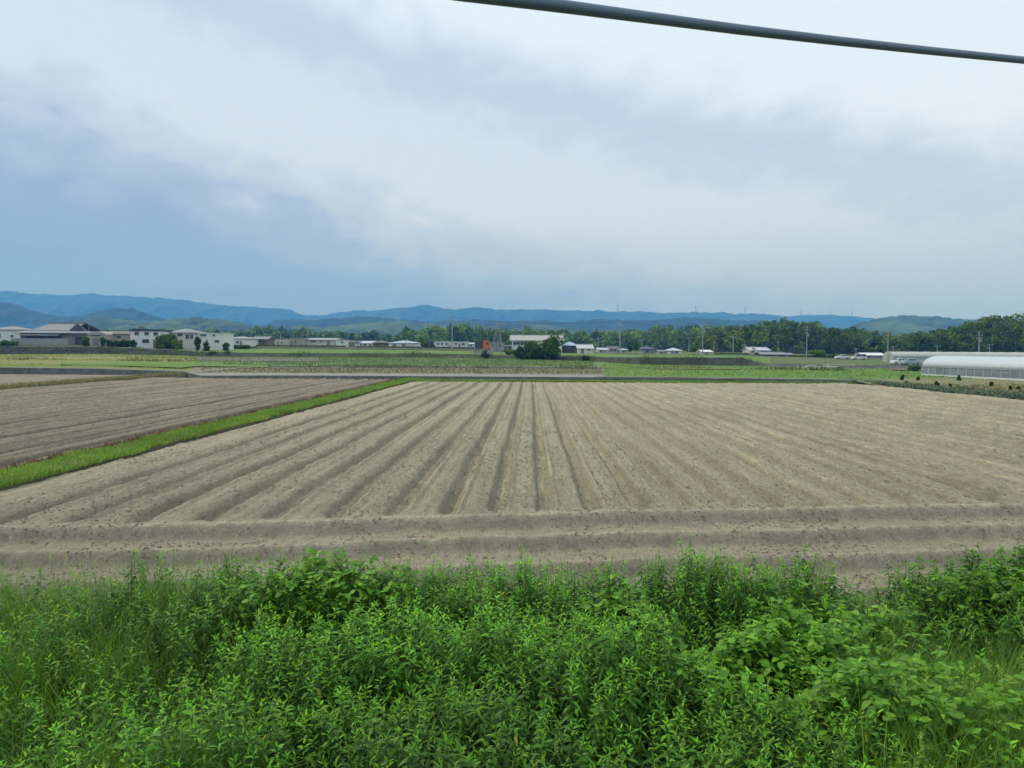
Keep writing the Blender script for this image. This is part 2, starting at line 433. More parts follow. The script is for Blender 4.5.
def field_side(name, x0, x1, y0, y1, step, per, hgt, z0, mat, label, seed, skew=0.02):
    ys = axis_pts(y0, y1, 0.09, 1.2)
    xs = np.arange(x0, x1 + 1e-6, step)
    Y, X = np.meshgrid(ys, xs, indexing='ij')
    X = X + skew * (Y - y0) * np.clip(1 - 0 * X, 0, 1)
    u = X - 0.025 * Y
    row = np.floor(u / per)
    wob = 0.12 * (fbm(Y / 14, row * 0.37, seed, 2) - 0.5)
    z = bed(u, per, hgt * (0.85 + 0.3 * hash2(row, row * 0, seed)), wob)
    z *= np.clip((Y - y0) / 1, 0, 1) * np.clip((y1 - 0.8 - Y) / 1.5, 0, 1)
    z = z + (fbm(X / 0.5, Y / 0.5, seed + 3, 3) - 0.5) * 0.035 + z0
    tt = ((u + wob) / per) % 1.0
    tn = 1 + 0.45 * np.exp(-((tt - 0.16) / 0.05) ** 2) * (.4 + vn(Y / 8, row * 1.9, seed)) + 0.22 * np.exp(-((tt - 0.60) / 0.04) ** 2) + .16 * (vn(u / .3, Y / 15, seed + 5) - .5)
    o = grid_mesh(name, np.stack([X, Y, z], -1), mat, col=np.stack([tn, tn, tn], -1))
    return tag(o, label, kind='structure')
field_side('left_field', -47.5, -16.8, 9.2, 96, 0.085, 1.75, 0.44, -0.22, M['soil_left'], 'darker ploughed field left of the grass strip', 61, 0.03)
field_side('far_left_field', -150, -50.0, 45, 110.2, 0.25, 1.7, 0.14, -0.22, M['soil_left'], 'small ploughed field beyond the brown boundary ridge', 71, 0.0)

def ridge_strip(name, xc, w, y0, y1, hgt, zb, mat, label, seed, skew, n=12, kind='structure'):
    ys = axis_pts(y0, y1, 0.15, 1.0)
    s = np.linspace(-1, 1, n)
    Y, S = np.meshgrid(ys, s, indexing='ij')
    ww = w * (0.9 + 0.25 * fbm(Y / 3, S * 0, seed, 3))
    X = xc + skew * (Y - y0) + S * ww / 2
    z = zb + hgt * np.clip((1 - np.abs(S)) / 0.35, 0, 1) ** 0.7 * (0.85 + 0.35 * fbm(X / 0.7, Y / 0.7, seed + 2, 3))
    z = np.where(np.abs(S) > 0.98, zb - 0.3, z)
    o = grid_mesh(name, np.stack([X, Y, z], -1), mat)
    return tag(o, label, kind=kind)
# grass strip between main and left field
ridge_strip('grass_strip_soil', -15.45 + 0.12, 2.2, 9.2, 95, 0.20, -0.05, M['bank_earth'], 'low earth balk under the grass strip', 81, 0.03)
ridge_strip('boundary_balk', -48.7, 2.6, 40, 111, 0.22, -0.1, surf('dry_brown_weeds', (0.16, 0.14, 0.07), (0.10, 0.10, 0.04), 2.0, bump=0.08), 'low brown weedy balk between the two left fields', 85, 0.0)

# railway embankment the camera stands on
def bank_z(X, Y):
    z = np.interp(Y, [-60, -6, 0.3, 2.4, 4.5, 7.0, 8.8, 10.4, 12], [2.0, 1.9, 1.3, 0.62, 0.36, 0.42, 0.40, -0.02, -0.3])
    return z + 0.10 * (fbm(np.asarray(X) / 1.7, np.asarray(Y) / 1.7, 91, 3) - 0.5) * (np.asarray(Y) > 1)
xs = np.arange(-45, 45.1, 0.3); ys = np.concatenate([np.arange(-40, 1, 2.0), np.arange(1, 12.01, 0.2)])
Yg, Xg = np.meshgrid(ys, xs, indexing='ij')
tag(grid_mesh('embankment', np.stack([Xg, Yg, bank_z(Xg, Yg)], -1), M['bank_earth']), 'railway embankment slope', kind='structure')

# everything else, to the horizon
gs = np.array([-14000, -4000, -1500, -600, -200, 0, 200, 600, 1500, 4000, 14000], float)
gy = np.array([-3000, -300, 0, 60, 120, 300, 900, 2000, 5000, 14000], float)
Yg, Xg = np.meshgrid(gy, gs, indexing='ij')
tag(grid_mesh('ground', np.stack([Xg, Yg, np.full_like(Xg, -0.62)], -1), M['ground'], smooth=False), 'valley floor', kind='structure')

# ------------------------------------------------------------------ terraces beyond the fields (lofted from surveyed lines)
Zq = lambda px, d, y: zat(px, y, d)
def column(px, k1, k2, k3, k4, k5, k6, k7, k8, k9, k10):
    """each k: (d, y) with y a photo row, or (d, ('z', height))"""
    out = []
    for d, y in (k1, k2, k3, k4, k5, k6, k7, k8, k9, k10):
        z = y[1] if isinstance(y, tuple) else zat(px, y, d)
        out.append((d, z))
    out.append((1500, out[-1][1] + 1.0))
    return (px - 512) / F, out
zz_ = lambda v: ('z', v)
COLS = [
 column(-700, (110, zz_(-.3)), (110.4, zz_(.83)), (113, zz_(.85)), (150, zz_(1.1)), (150.4, zz_(1.2)), (195, zz_(2.0)), (196, zz_(3.8)), (205, zz_(4.0)), (207, zz_(4.3)), (330, zz_(4.8))),
 column(0,   (110, zz_(-.3)), (110.4, 367.6), (113, 367.2), (150, zz_(1.1)), (150.4, zz_(1.2)), (195, 354.2), (196, 346.4), (205, 346.0), (207, 344.9), (330, 344.6)),
 column(100, (111, zz_(-.3)), (111.4, 369.0), (114, 368.4), (150, zz_(1.0)), (150.4, zz_(1.1)), (195, 353.8), (196, 346.8), (205, 346.4), (207, 345.2), (330, 344.8)),
 column(182, (112, zz_(-.3)), (112.4, 371.4), (118, 370.6), (150, zz_(1.0)), (150.4, zz_(1.1)), (195, 355.6), (196, 350.5), (214, 349.3), (216, 346.0), (330, 345.0)),
 column(200, (96, zz_(-.3)), (96.4, 375.6), (104, 372.8), (140, zz_(.9)), (140.4, zz_(1.0)), (192, 356.6), (193, 352.0), (230, 349.0), (232, 346.0), (330, 345.2)),
 column(280, (95, zz_(-.3)), (95.4, 375.4), (103, 372.9), (131, 367.4), (131.4, 365.8), (190, 357.2), (191, 352.9), (238, 348.8), (240, 346.4), (330, 345.4)),
 column(450, (94, zz_(-.3)), (94.4, 376.3), (102, 373.9), (132, 368.0), (132.4, 366.0), (190, 357.8), (191, 353.8), (238, 350.8), (240, 348.4), (330, 347.0)),
 column(590, (93, zz_(-.3)), (93.4, 377.2), (100, 375.0), (132, 368.8), (132.4, 367.2), (178, 361.4), (179, 357.0), (238, 353.0), (240, 351.9), (330, 350.0)),
 column(640, (92, zz_(-.3)), (92.4, 377.8), (98, 376.0), (130, zz_(.7)), (130.4, zz_(.75)), (162, 364.6), (163, 357.4), (225, 355.0), (227, 354.2), (330, 351.5)),
 column(742, (91, zz_(-.3)), (91.4, 378.8), (97, 377.2), (130, zz_(.7)), (130.4, zz_(.75)), (160, 365.8), (161, 357.6), (225, 355.4), (227, 355.0), (330, 352.5)),
 column(758, (91, zz_(-.3)), (91.4, 379.0), (97, 377.4), (130, zz_(.7)), (130.4, zz_(.75)), (157, 366.0), (158, 363.0), (225, 357.0), (227, 356.4), (330, 353.0)),
 column(850, (90, zz_(-.3)), (90.4, 380.2), (95, 378.8), (128, zz_(.6)), (128.4, zz_(.65)), (146, 368.4), (147, 365.4), (225, 359.4), (227, 359.0), (330, 354.8)),
 column(1024, (90, zz_(-.3)), (90.4, zz_(.25)), (95, zz_(.3)), (128, zz_(.5)), (128.4, zz_(.55)), (146, 369.2), (147, 366.2), (225, 360.2), (227, 359.8), (330, 355.5)),
 column(1800, (90, zz_(-.3)), (90.4, zz_(.25)), (95, zz_(.3)), (128, zz_(.5)), (128.4, zz_(.55)), (146, zz_(.7)), (147, zz_(1.2)), (225, zz_(1.8)), (227, zz_(1.9)), (330, zz_(2.8))),
]
TA = np.array([c[0] for c in COLS])
KD = np.array([[k[0] for k in c[1]] for c in COLS])     # (ncol, nk)
KZ = np.array([[k[1] for k in c[1]] for c in COLS])
NK = KD.shape[1]
def gz(X, Y):
    ta = X / Y
    d = np.array([np.interp(ta, TA, KD[:, k]) for k in range(NK)])
    z = np.array([np.interp(ta, TA, KZ[:, k]) for k in range(NK)])
    return float(np.interp(Y, d, z, left=0.0))

def band(name, k0, k1, px0, px1, mat, label, ny=8, bumpy=0.0, bs=2.0, cat=None, dz=0.0, e0=0.0, e1=0.0):
    ta = np.linspace((px0 - 512) / F, (px1 - 512) / F, max(24, int(abs(px1 - px0) / 2.0)))
    s = np.linspace(0, 1, ny)
    d0 = np.interp(ta, TA, KD[:, k0]) + e0; d1 = np.interp(ta, TA, KD[:, k1]) + e1
    z0 = np.interp(ta, TA, KZ[:, k0]); z1 = np.interp(ta, TA, KZ[:, k1])
    D = d0[None] * (1 - s[:, None]) + d1[None] * s[:, None]
    Z = z0[None] * (1 - s[:, None]) + z1[None] * s[:, None] + dz
    T = np.repeat(ta[None], ny, 0)
    X = T * D
    if bumpy:
        e = np.clip(np.minimum(s, 1 - s) * 6, 0, 1)[:, None] if ny > 4 else 1
        Z = Z + bumpy * (fbm(X / bs, D / bs + Z, k0 * 13 + 5, 4) - 0.5) * 2 * e
        if k1 == k0 + 1 and k0 in (0, 3, 5, 7):
            D = D + bumpy * (fbm(X / bs, Z / (bs * 0.5), k0 * 7 + 1, 3) - 0.5) * e
    o = grid_mesh(name, np.stack([X, D, Z], -1), mat)
    if cat: tag(o, label, cat)
    else: tag(o, label, kind='structure')
    return o
# k index: 0 foot of road wall,1 road near,2 road far,3 field A far,4 step,5 foot big bank,6 top,7 field C far,8 top,9 plain,10 far plain
band('retaining_wall', 0, 1, 191, 900, M['old_wall'], 'long low weathered concrete wall along the far edge of the big ploughed field', 5, 0.05, 1, cat='retaining wall')
band('retaining_wall', 0, 1, -700, 191, M['old_wall'], 'dark low wall behind the ploughed fields at the left edge', 5, 0.08, 1, cat='retaining wall')
band('farm_road', 1, 2, -700, 604, M['concrete'], 'pale farm road', 4)
band('grassy_road', 1, 2, 604, 900, M['verge'], 'grassy farm track', 6, 0.05)
band('verge', 1, 2, 900, 1800, M['verge'], 'grass verge', 4, 0.05)
band('yellow_field', 2, 5, -700, 192, M['yellow_green'], 'yellow green field', 26, 0.12, 3)
band('stubble_field', 2, 3, 192, 604, M['stubble'], 'stubble field', 16, 0.10, 1.5)
band('green_field', 2, 3, 604, 1800, M['paddy_green'], 'bright green field', 16, 0.12, 2)
band('low_bank', 3, 4, 192, 610, M['old_wall'], 'thin dark ledge between the stubble field and the pale crop', 3, 0.0, cat='retaining wall')
band('low_step', 3, 4, 610, 1800, M['paddy_green'], 'grassy step', 3)
band('pale_field', 4, 5, 192, 604, M['pale_crop'], 'pale green crop field', 16, 0.12, 3)
band('green_field_far', 4, 5, 604, 1800, M['paddy_green'], 'bright green field, far part', 16, 0.12, 3)
band('stone_bank', 5, 6, -700, 205, M['stone_wall'], 'long dark stone retaining wall below the tiled house at the left', 8, 0.25, 1.2, cat='retaining wall')
band('stone_bank', 5, 6, 205, 520, M['green_bank'], 'weedy grey bank crossing behind the pale green crop field', 8, 0.25, 1.2, cat='bank')
band('stone_bank', 5, 6, 520, 759, M['stone_wall'], 'dark stone bank running right from the round dark tree', 8, 0.25, 1.2, cat='retaining wall')
band('stone_bank', 5, 6, 759, 1800, M['old_wall'], 'low dark wall under the lane where the cars are parked', 6, 0.1, 1.2, cat='retaining wall')
band('upper_field', 6, 7, -700, 192, M['verge'], 'grass ledge', 6, 0.1, 2)
band('upper_field_mid', 6, 7, 192, 770, M['paddy_green'], 'upper green field', 12, 0.15, 3)
band('lane', 6, 7, 770, 1800, M['ground'], 'verges beside lane', 12, 0.05, 3)
band('upper_bank', 7, 8, -700, 1800, M['green_bank'], 'weedy ledge in front of the line of buildings', 5, 0.15, 1.5, cat='bank')
band('building_plain', 8, 9, -700, 1800, M['ground'], 'ground under the buildings', 10)
band('far_plain', 9, 10, -700, 1800, M['ground'], 'far plain', 10)
# concrete caps and the lane on the right
def ribbon(name, pts, w, mat, label=None, kind='structure', lift=0.03, cat=None):
    V = []; 
    pts = [Vector(p) for p in pts]; out = []
    dense = []
    for a, b in zip(pts[:-1], pts[1:]):
        n = max(2, int((b - a).length / 2))
        dense += [a.lerp(b, i / n) for i in range(n)]
    dense.append(pts[-1])
    for i, p in enumerate(dense):
        d = (dense[min(i + 1, len(dense) - 1)] - dense[max(i - 1, 0)]); d.z = 0; d.normalize()
        nrm = Vector((-d.y, d.x, 0))
        row = []
        for s in (-0.5, 0, 0.5):
            q = p + nrm * (w * s); row.append((q.x, q.y, gz(q.x, q.y) + lift))
        out.append(row)
    o = grid_mesh(name, np.array(out), mat)
    return tag(o, label, cat, kind=kind)
def gp(px, d): 
    X = (px - 512) / F * d
    return (X, d, gz(X, d))
ribbon('side_lane', [gp(196, 106), gp(230, 118), gp(262, 127), gp(300, 128.5), gp(345, 129.0)], 2.4, M['concrete'], 'pale side lane', lift=0.08)
ribbon('wall_top_path', [gp(-200, 111.8), gp(0, 111.9), gp(100, 113), gp(185, 116)], 1.6, M['concrete'], 'concrete path on the wall', lift=0.05)
ribbon('upper_road', [gp(772, 149.5), gp(850, 149.5), gp(940, 150), gp(1300, 152)], 4.5, M['concrete'], 'concrete lane', lift=0.06)
ribbon('upper_track', [gp(-200, 197.5), gp(0, 197.5), gp(110, 197.8), gp(190, 198.5)], 1.6, M['concrete'], 'pale path on the stone wall', lift=0.06)
ribbon('track', [gp(596, 94.6), gp(700, 93.6), gp(800, 92.4), gp(836, 92.0)], 1.5, M['concrete'], 'pale concrete strip of the farm track', lift=0.06)
# patches of other crops on the middle fields
def patch(name, px0, px1, d0, d1, mat, label, lift=0.1, skew=0.0, bumpy=0.06):
    T, D = np.meshgrid(np.linspace(px0, px1, 60), np.linspace(d0, d1, 14))
    T = T + skew * (D - d0)
    X = (T - 512) / F * D
    Z = np.vectorize(gz)(X, D) + lift + bumpy * (fbm(X / 2, D / 2, 7, 3) - 0.5)
    return tag(grid_mesh(name, np.stack([X, D, Z], -1), mat), label, kind='structure')
patch('field_entry', 822, 842, 85.8, 89.6, M['concrete'], 'pale dusty field entrance', 0.13, 2.0, 0.03)
M['bare'] = surf('bare_purple_earth', (0.19, 0.16, 0.14), (0.14, 0.12, 0.10), 0.7, bump=0.08)
patch('bare_patch', 196, 318, 152, 181, M['bare'], 'bare earth plot', 0.14)
patch('green_patch', 320, 420, 134, 142, M['paddy_green'], 'bright green plot', 0.14)
patch('green_patch_near', 60, 268, 124, 147, M['paddy_green'], 'green plot at left', 0.16)
patch('pale_patch', 650, 740, 127, 132, M['yellow_green'], 'dry yellow strip', 0.14)
patch('red_earth', 886, 935, 131, 139, surf('reddish_earth', (0.26, 0.17, 0.11), (0.18, 0.15, 0.07), 1.5, bump=0.08), 'reddish earth strip', 0.14)
# grass verge between ploughed field and road wall
vx = np.linspace(-12.5, 75, 260); vs = np.linspace(0, 1, 10)
S, Xv = np.meshgrid(vs, vx, indexing='ij')
Yv = 88.6 + S * (94.0 - 88.6)
Zv = 0.0 + 0.12 * np.sin(S * math.pi) + 0.10 * (fbm(Xv / 0.9, Yv / 0.9, 3, 3) - 0.5) - 0.3 * (S > 0.93)
tag(grid_mesh('far_verge', np.stack([Xv, Yv, Zv], -1), M['verge']), 'grass verge at the far end of the field', kind='structure')
vx = np.linspace(-50, -12.5, 120)
S, Xv = np.meshgrid(vs, vx, indexing='ij')
Yv = 93.5 + S * 4.5
tag(grid_mesh('far_verge_left', np.stack([Xv, Yv, -0.1 + 0.1 * fbm(Xv, Yv, 4, 3)], -1), M['stubble']), 'earth edge at the far end of the left field', kind='structure')
# crop plot right of the main field
xs = np.linspace(41.6, 130, 200); ys = np.linspace(20, 104, 120)
Yg, Xg = np.meshgrid(ys, xs, indexing='ij')
rt = 0.42 * np.clip((Yg - 82) / 8, 0, 1) - 0.03 + 0.14 * (fbm(Xg / 1.2, Yg / 1.2, 6, 3) - 0.4)
M['weedy_plot'] = surf('weedy_plot', (0.22, 0.20, 0.09), (0.13, 0.17, 0.05), 0.8, c3=(0.26, 0.17, 0.10), scale2=0.15, amt2=0.5, bump=0.1, bscale=3)
tag(grid_mesh('weedy_plot', np.stack([Xg, Yg, rt], -1), M['weedy_plot']), 'weedy plot right of the field', kind='structure')

# ------------------------------------------------------------------ hills
def skyline(pts, px): 
    a = np.array(pts, float)
    # smooth-ish interpolation
    return np.interp(px, a[:, 0], a[:, 1])

def hill(name, pts, D, depth_f, depth_b, base_z, mat, label, seed, rel=0.35, nx=500, ny=60, tree=0.0, tsize=8.0, spur=0.02):
    px = np.linspace(pts[0][0], pts[-1][0], nx)
    yy = skyline(pts, px)
    k = np.ones(5) / 5
    yy = np.convolve(np.pad(yy, 2, mode='edge'), k, 'valid')
    crest = np.array([zat(p, y, D) for p, y in zip(px, yy)])
    X0 = np.array([at(p, 340, D).x for p in px])
    s = np.concatenate([np.linspace(-1, 0, ny), np.linspace(0, 1, 12)[1:]])
    S, C = np.meshgrid(s, crest, indexing='ij'); XX = np.repeat(X0[None], len(s), 0)
    Dd = D + np.where(S < 0, S * depth_f, S * depth_b)
    XX = XX * (1 + (Dd - D) / D * 0.15)
    prof = np.where(S < 0, np.clip(1 + S, 0, 1) ** 1.15, np.clip(1 - S, 0, 1))
    hh = (C - base_z)
    nz = fbm(XX / (D * spur * 3), Dd / (D * spur * 7) , seed, 4, 0.55)
    rid = 1 - np.abs(2 * nz - 1)
    w = 4 * prof * (1 - prof)
    Z = base_z + hh * (prof - rel * w * (1 - rid))
    if tree: Z = Z + tree * (fbm(XX / tsize, Dd / tsize, seed + 9, 3, 0.6) - 0.35) * np.clip(prof * 4, 0, 1)
    Z = np.where((S <= -1), base_z - 3, Z)
    o = grid_mesh(name, np.stack([XX, Dd, Z], -1), mat)
    return tag(o, label, kind='structure')

forest_far = surf('far_forest', (0.022, 0.048, 0.028), (0.012, 0.028, 0.018), 0.02, c3=(0.035, 0.06, 0.025), scale2=0.006, amt2=0.6, rough=1.0, bump=4, bscale=0.04)
forest_mid = surf('mid_forest', (0.05, 0.09, 0.022), (0.014, 0.030, 0.012), 0.05, c3=(0.13, 0.19, 0.04), scale2=0.012, amt2=0.6, rough=1.0, bump=2.5, bscale=0.1)
forest_floor = surf('forest_floor', (0.02, 0.03, 0.012), (0.012, 0.02, 0.008), 0.3, rough=1.0, bump=0.5)

far_pts = [(-400, 300), (-200, 296), (-60, 289), (0, 291), (15, 291.5), (30, 294), (70, 295.5), (92, 293.5), (105, 295.5), (130, 296.5), (165, 298.5), (200, 302.5), (230, 306.5), (250, 307.5), (280, 309), (289, 309), (300, 314), (310, 316), (325, 315.5), (335, 313.5), (345, 312.5), (355, 311), (370, 311.2), (385, 310), (400, 308.5), (412, 307), (420, 305.4), (427, 305.2), (440, 308), (452, 310.7), (465, 308.5), (480, 307.8), (495, 309.8), (520, 310), (540, 309.5), (550, 308.8), (562, 311), (575, 310), (585, 311.8), (600, 310.2), (605, 312), (640, 312), (655, 313.5), (680, 313), (698, 312), (712, 313.4), (722, 312), (735, 315), (745, 313), (770, 315), (788, 317), (806, 315), (830, 315.6), (850, 317), (880, 320), (960, 319.5), (985, 321), (1060, 318), (1300, 312), (1500, 316)]
hill('far_mountains', far_pts, 5200, 1500, 900, 0, forest_far, 'far blue mountain range', 101, 0.55, 1500, 70, 22, 55, 0.012)
pts2 = [(-300, 312), (-60, 300), (0, 303), (20, 305), (35, 311), (60, 317), (85, 316), (105, 310), (118, 308.5), (132, 309), (148, 314), (165, 320), (190, 322), (215, 319), (240, 322), (262, 326), (275, 321.5), (290, 319.8), (315, 320.5), (340, 319), (370, 317), (400, 319.5), (430, 322), (470, 320), (500, 322), (540, 320.5), (570, 322), (600, 319.8), (640, 321), (670, 319), (690, 318), (720, 319.5), (740, 322), (760, 321), (800, 326), (840, 330), (900, 335)]
hill('middle_hills', pts2, 2600, 700, 500, 0, forest_far, 'blue green middle hills', 131, 0.6, 1300, 70, 13, 26, 0.015)
pts3 = [(250, 346), (290, 338), (318, 331), (330, 326.5), (345, 325), (362, 323.5), (385, 321.8), (405, 321.5), (425, 323.5), (450, 326), (480, 324), (505, 323), (530, 325), (560, 327), (600, 330), (640, 333), (700, 342)]
hill('dark_hills', pts3, 1900, 450, 300, 2, forest_mid, 'dark green wooded hill', 151, 0.6, 900, 70, 9, 14, 0.015)
ptsL = [(-200, 330), (0, 338), (40, 334), (75, 322), (95, 317.5), (115, 319.5), (140, 322), (165, 321), (185, 319), (205, 318.5), (225, 321), (250, 327), (280, 327), (310, 326), (330, 330), (360, 338), (400, 345)]
hill('green_hills_left', ptsL, 1600, 400, 300, 3, forest_mid, 'green hills behind the left houses', 171, 0.6, 900, 70, 9, 13, 0.015)
ptsR = [(800, 345), (835, 334), (847, 328.5), (860, 322.5), (880, 318.3), (898, 316.3), (915, 316), (935, 316.8), (950, 319), (962, 320), (985, 320), (1030, 322), (1200, 312), (1400, 318)]
hill('right_hill', ptsR, 2100, 500, 300, 2, forest_mid, 'wooded hill at the right', 191, 0.55, 900, 70, 9, 16, 0.015)

# ------------------------------------------------------------------ woods and trees
def leaf_cards(C, N, size, rng, flat=0.5):
    """random little quads at points C with outward normals N"""
    n = len(C)
    nn = N + rng.normal(0, flat, (n, 3)); nn /= np.linalg.norm(nn, axis=1, keepdims=True) + 1e-9
    a = np.cross(nn, rng.normal(0, 1, (n, 3))); a /= np.linalg.norm(a, axis=1, keepdims=True) + 1e-9
    b = np.cross(nn, a)
    s = size * rng.uniform(0.6, 1.3, (n, 1))
    V = np.stack([C - a * s - b * s * 0.5, C + b * s * -0.75 + a * s * 0.3, C + a * s * 1.0 + b * s * 0.4, C - a * s * 0.2 + b * s * 0.8], 1)
    return V.reshape(-1, 3), np.arange(n * 4).reshape(n, 4)

def crown_points(n, rx, ry, rz, lobes, rng, shell=0.35, full=False):
    """points spread over several uneven lobes; returns positions, normals"""
    P = []; Nn = []
    L = []
    for k in range(lobes):
        a = rng.uniform(0, 2 * math.pi); r = rng.uniform(0.1, 0.62); h = rng.uniform(-0.72, 0.6)
        rr = r * math.sqrt(max(0.1, 1 - h * h))
        L.append((rr * math.cos(a) * rx, rr * math.sin(a) * ry, h * rz, rng.uniform(0.33, 0.52)))
    per = n // lobes
    for lx, ly, lz, ls in L:
        d = rng.normal(0, 1, (per, 3)); d /= np.linalg.norm(d, axis=1, keepdims=True)
        if not full: d[:, 2] = np.where(d[:, 2] < -0.3, -d[:, 2], d[:, 2])
        r = 1 - shell * rng.uniform(0, 1, (per, 1)) ** 1.5
        P.append(d * r * np.array([rx, ry, rz]) * ls * np.array([1, 1, 0.95]) + np.array([lx, ly, lz])); Nn.append(d)
    return np.concatenate(P), np.concatenate(Nn)

leaf_wood = leafmat('wood_leaves', (0.125, 0.19, 0.03), (0.07, 0.115, 0.022), trans=0.2, rough=0.7, spec=0.15)
bark = surf('bark', (0.12, 0.09, 0.065), (0.06, 0.05, 0.04), 6, bump=0.02)

TONES = [(0.5, 0.6, 0.6), (0.8, 0.85, 0.8), (1.2, 1.2, 1.0), (1.6, 1.6, 1.1), (2.0, 1.9, 1.2), (1.5, 1.15, 1.0)]
def wood(name, label, spots, n_leaf, size, seed, dark=1.0):
    """one mass of many crowns; spots: (x, y, z, r, h, tone)"""
    rng = np.random.default_rng(seed)
    Vs = []; Fs = []; Cs = []; off = 0
    trunk = MB()
    for (x, y, z, r, h, tone) in spots:
        P, N = crown_points(n_leaf, r, r, h * 0.5, rng.integers(5, 9), rng, 0.5)
        P = P + np.array([x, y, z + h * 0.55])
        V, Fq = leaf_cards(P, N, size, rng, 0.45)
        t = np.array(TONES[tone]) * rng.uniform(0.8, 1.15)
        c = np.repeat(t[None] * rng.uniform(0.8, 1.2, (len(P), 1)), 4, 0).reshape(-1, 3) if False else np.repeat(t[None] * rng.uniform(0.8, 1.2, (len(P), 1)), 4, axis=0)
        Vs.append(V); Fs.append(Fq + off); Cs.append(c); off += len(V)
    o = np_mesh(name, np.concatenate(Vs), [np.concatenate(Fs)], leaf_wood, col=np.concatenate(Cs))
    return tag(o, label, kind='stuff')

def hillside(name, pts, D, depth, back, base_y, seed, floor_label, spacing, r0, wood_label, n_leaf=150, size=0.55, px_rng=None, tone_w=(3, 4, 5, 4, 2, 1), low=4):
    """a wooded slope: shaped ground plus crowns standing on it"""
    px0, px1 = pts[0][0], pts[-1][0]
    rng = np.random.default_rng(seed)
    def zc(p): return zat(p, float(skyline(pts, p)), D) - r0 * 2.0
    def zb(p): 
        X = (p - 512) / F * (D - depth); return gz(X, D - depth)
    pxs = np.linspace(px0, px1, 120); s = np.concatenate([np.linspace(0, 1, 20), np.linspace(1, 2, 8)[1:]])
    rows = []
    def height(p, t):
        b = zb(p); c = max(zc(p), b)
        pr = math.sin(min(t, 1) * math.pi / 2) ** 0.9 if t <= 1 else max(0, 2 - t) ** 0.7
        return b - 0.5 + (c - b) * pr
    for t in s:
        d = D - depth + (t * depth if t <= 1 else depth + (t - 1) * back)
        rows.append([((p - 512) / F * d, d, height(p, t)) for p in pxs])
    tag(grid_mesh(name + '_ground', np.array(rows), forest_floor), floor_label, kind='structure')
    spots = []
    t = 0.0
    nrow = int((depth + 0.35 * back) / spacing)
    for i in range(nrow):
        d = D - depth + i * spacing
        tt = (d - (D - depth)) / depth if d <= D else 1 + (d - D) / back
        w = (px1 - px0) / F * d
        for j in range(int(w / spacing)):
            p = px0 + (j + rng.uniform(-.5, .5) + 0.5 * (i % 2)) * spacing * F / d
            if not (px0 < p < px1): continue
            dd = d + rng.uniform(-.5, .5) * spacing
            tt2 = min(2, max(0, (dd - (D - depth)) / depth if dd <= D else 1 + (dd - D) / back))
            X = (p - 512) / F * dd
            r = r0 * rng.uniform(0.65, 1.35); h = r * rng.uniform(1.9, 2.9)
            zg = height(p, tt2) - h * 0.12
            lim = zat(p, float(skyline(pts, p)) - rng.uniform(-0.6, 0.8), max(dd, D)) - zg
            if h * 0.98 > lim:
                q_ = max(0.25, lim / (h * 0.98)); h *= q_; r *= max(0.6, q_)
            cl = fbm(np.array(X / 14), np.array(dd / 14), seed + 3, 2)
            tone = int(rng.choice(6, p=np.array(tone_w) / sum(tone_w)))
            if cl < 0.40: tone = min(tone, 1 + int(rng.random() < 0.3))
            elif cl > 0.62: tone = max(tone, 2)
            spots.append((X, dd, height(p, tt2) - h * 0.12, r, h, tone))
    wood(name, wood_label, spots, n_leaf, size, seed + 1)
    return len(spots)

ptsRW = [(690, 352), (700, 338), (712, 331), (722, 329), (740, 328.5), (755, 327), (768, 324), (783, 321.5), (800, 322.2), (815, 325), (826, 329), (838, 330.5), (855, 330), (870, 333), (882, 336), (900, 337), (925, 335), (940, 331)]
hillside('right_wood', ptsRW, 420, 90, 80, 354, 301, 'wood floor', 6.2, 4.2, 'mixed broadleaf wood behind the parked cars', 170, 0.62)
ptsRR = [(890, 345), (905, 338), (925, 332), (945, 329.5), (962, 325.5), (978, 319.5), (990, 316.8), (1003, 317), (1014, 315), (1024, 313.5), (1060, 310), (1150, 308), (1300, 315)]
hillside('far_right_wood', ptsRR, 330, 60, 70, 354, 331, 'wood floor', 5.8, 4.0, 'dark wooded hill behind the greenhouses', 180, 0.55, tone_w=(5, 5, 3, 1, .4, 1.2))
ptsM = [(395, 341), (402, 333), (415, 330.5), (440, 330), (460, 328.5), (480, 329.2), (500, 332), (530, 333.5), (560, 334.5), (590, 334), (605, 334.5), (625, 333), (645, 332.5), (660, 330.5), (680, 330), (695, 328), (720, 328), (745, 330)]
hillside('middle_wood', ptsM, 640, 150, 80, 350, 361, 'wood floor', 9.5, 6.2, 'light green wooded rise behind the warehouse', 120, 1.0, tone_w=(1, 2, 5, 6, 4, .5))
ptsLW = [(60, 343), (80, 336), (110, 333), (130, 334), (150, 331), (180, 333), (210, 331), (235, 333), (260, 330), (290, 331), (320, 334), (350, 336), (380, 335), (400, 338), (410, 342)]
hillside('left_wood', ptsLW, 760, 150, 80, 348, 391, 'wood floor', 11.5, 7.0, 'hazy green trees behind the left row of buildings', 90, 1.3, tone_w=(1, 2, 5, 5, 3, .5))

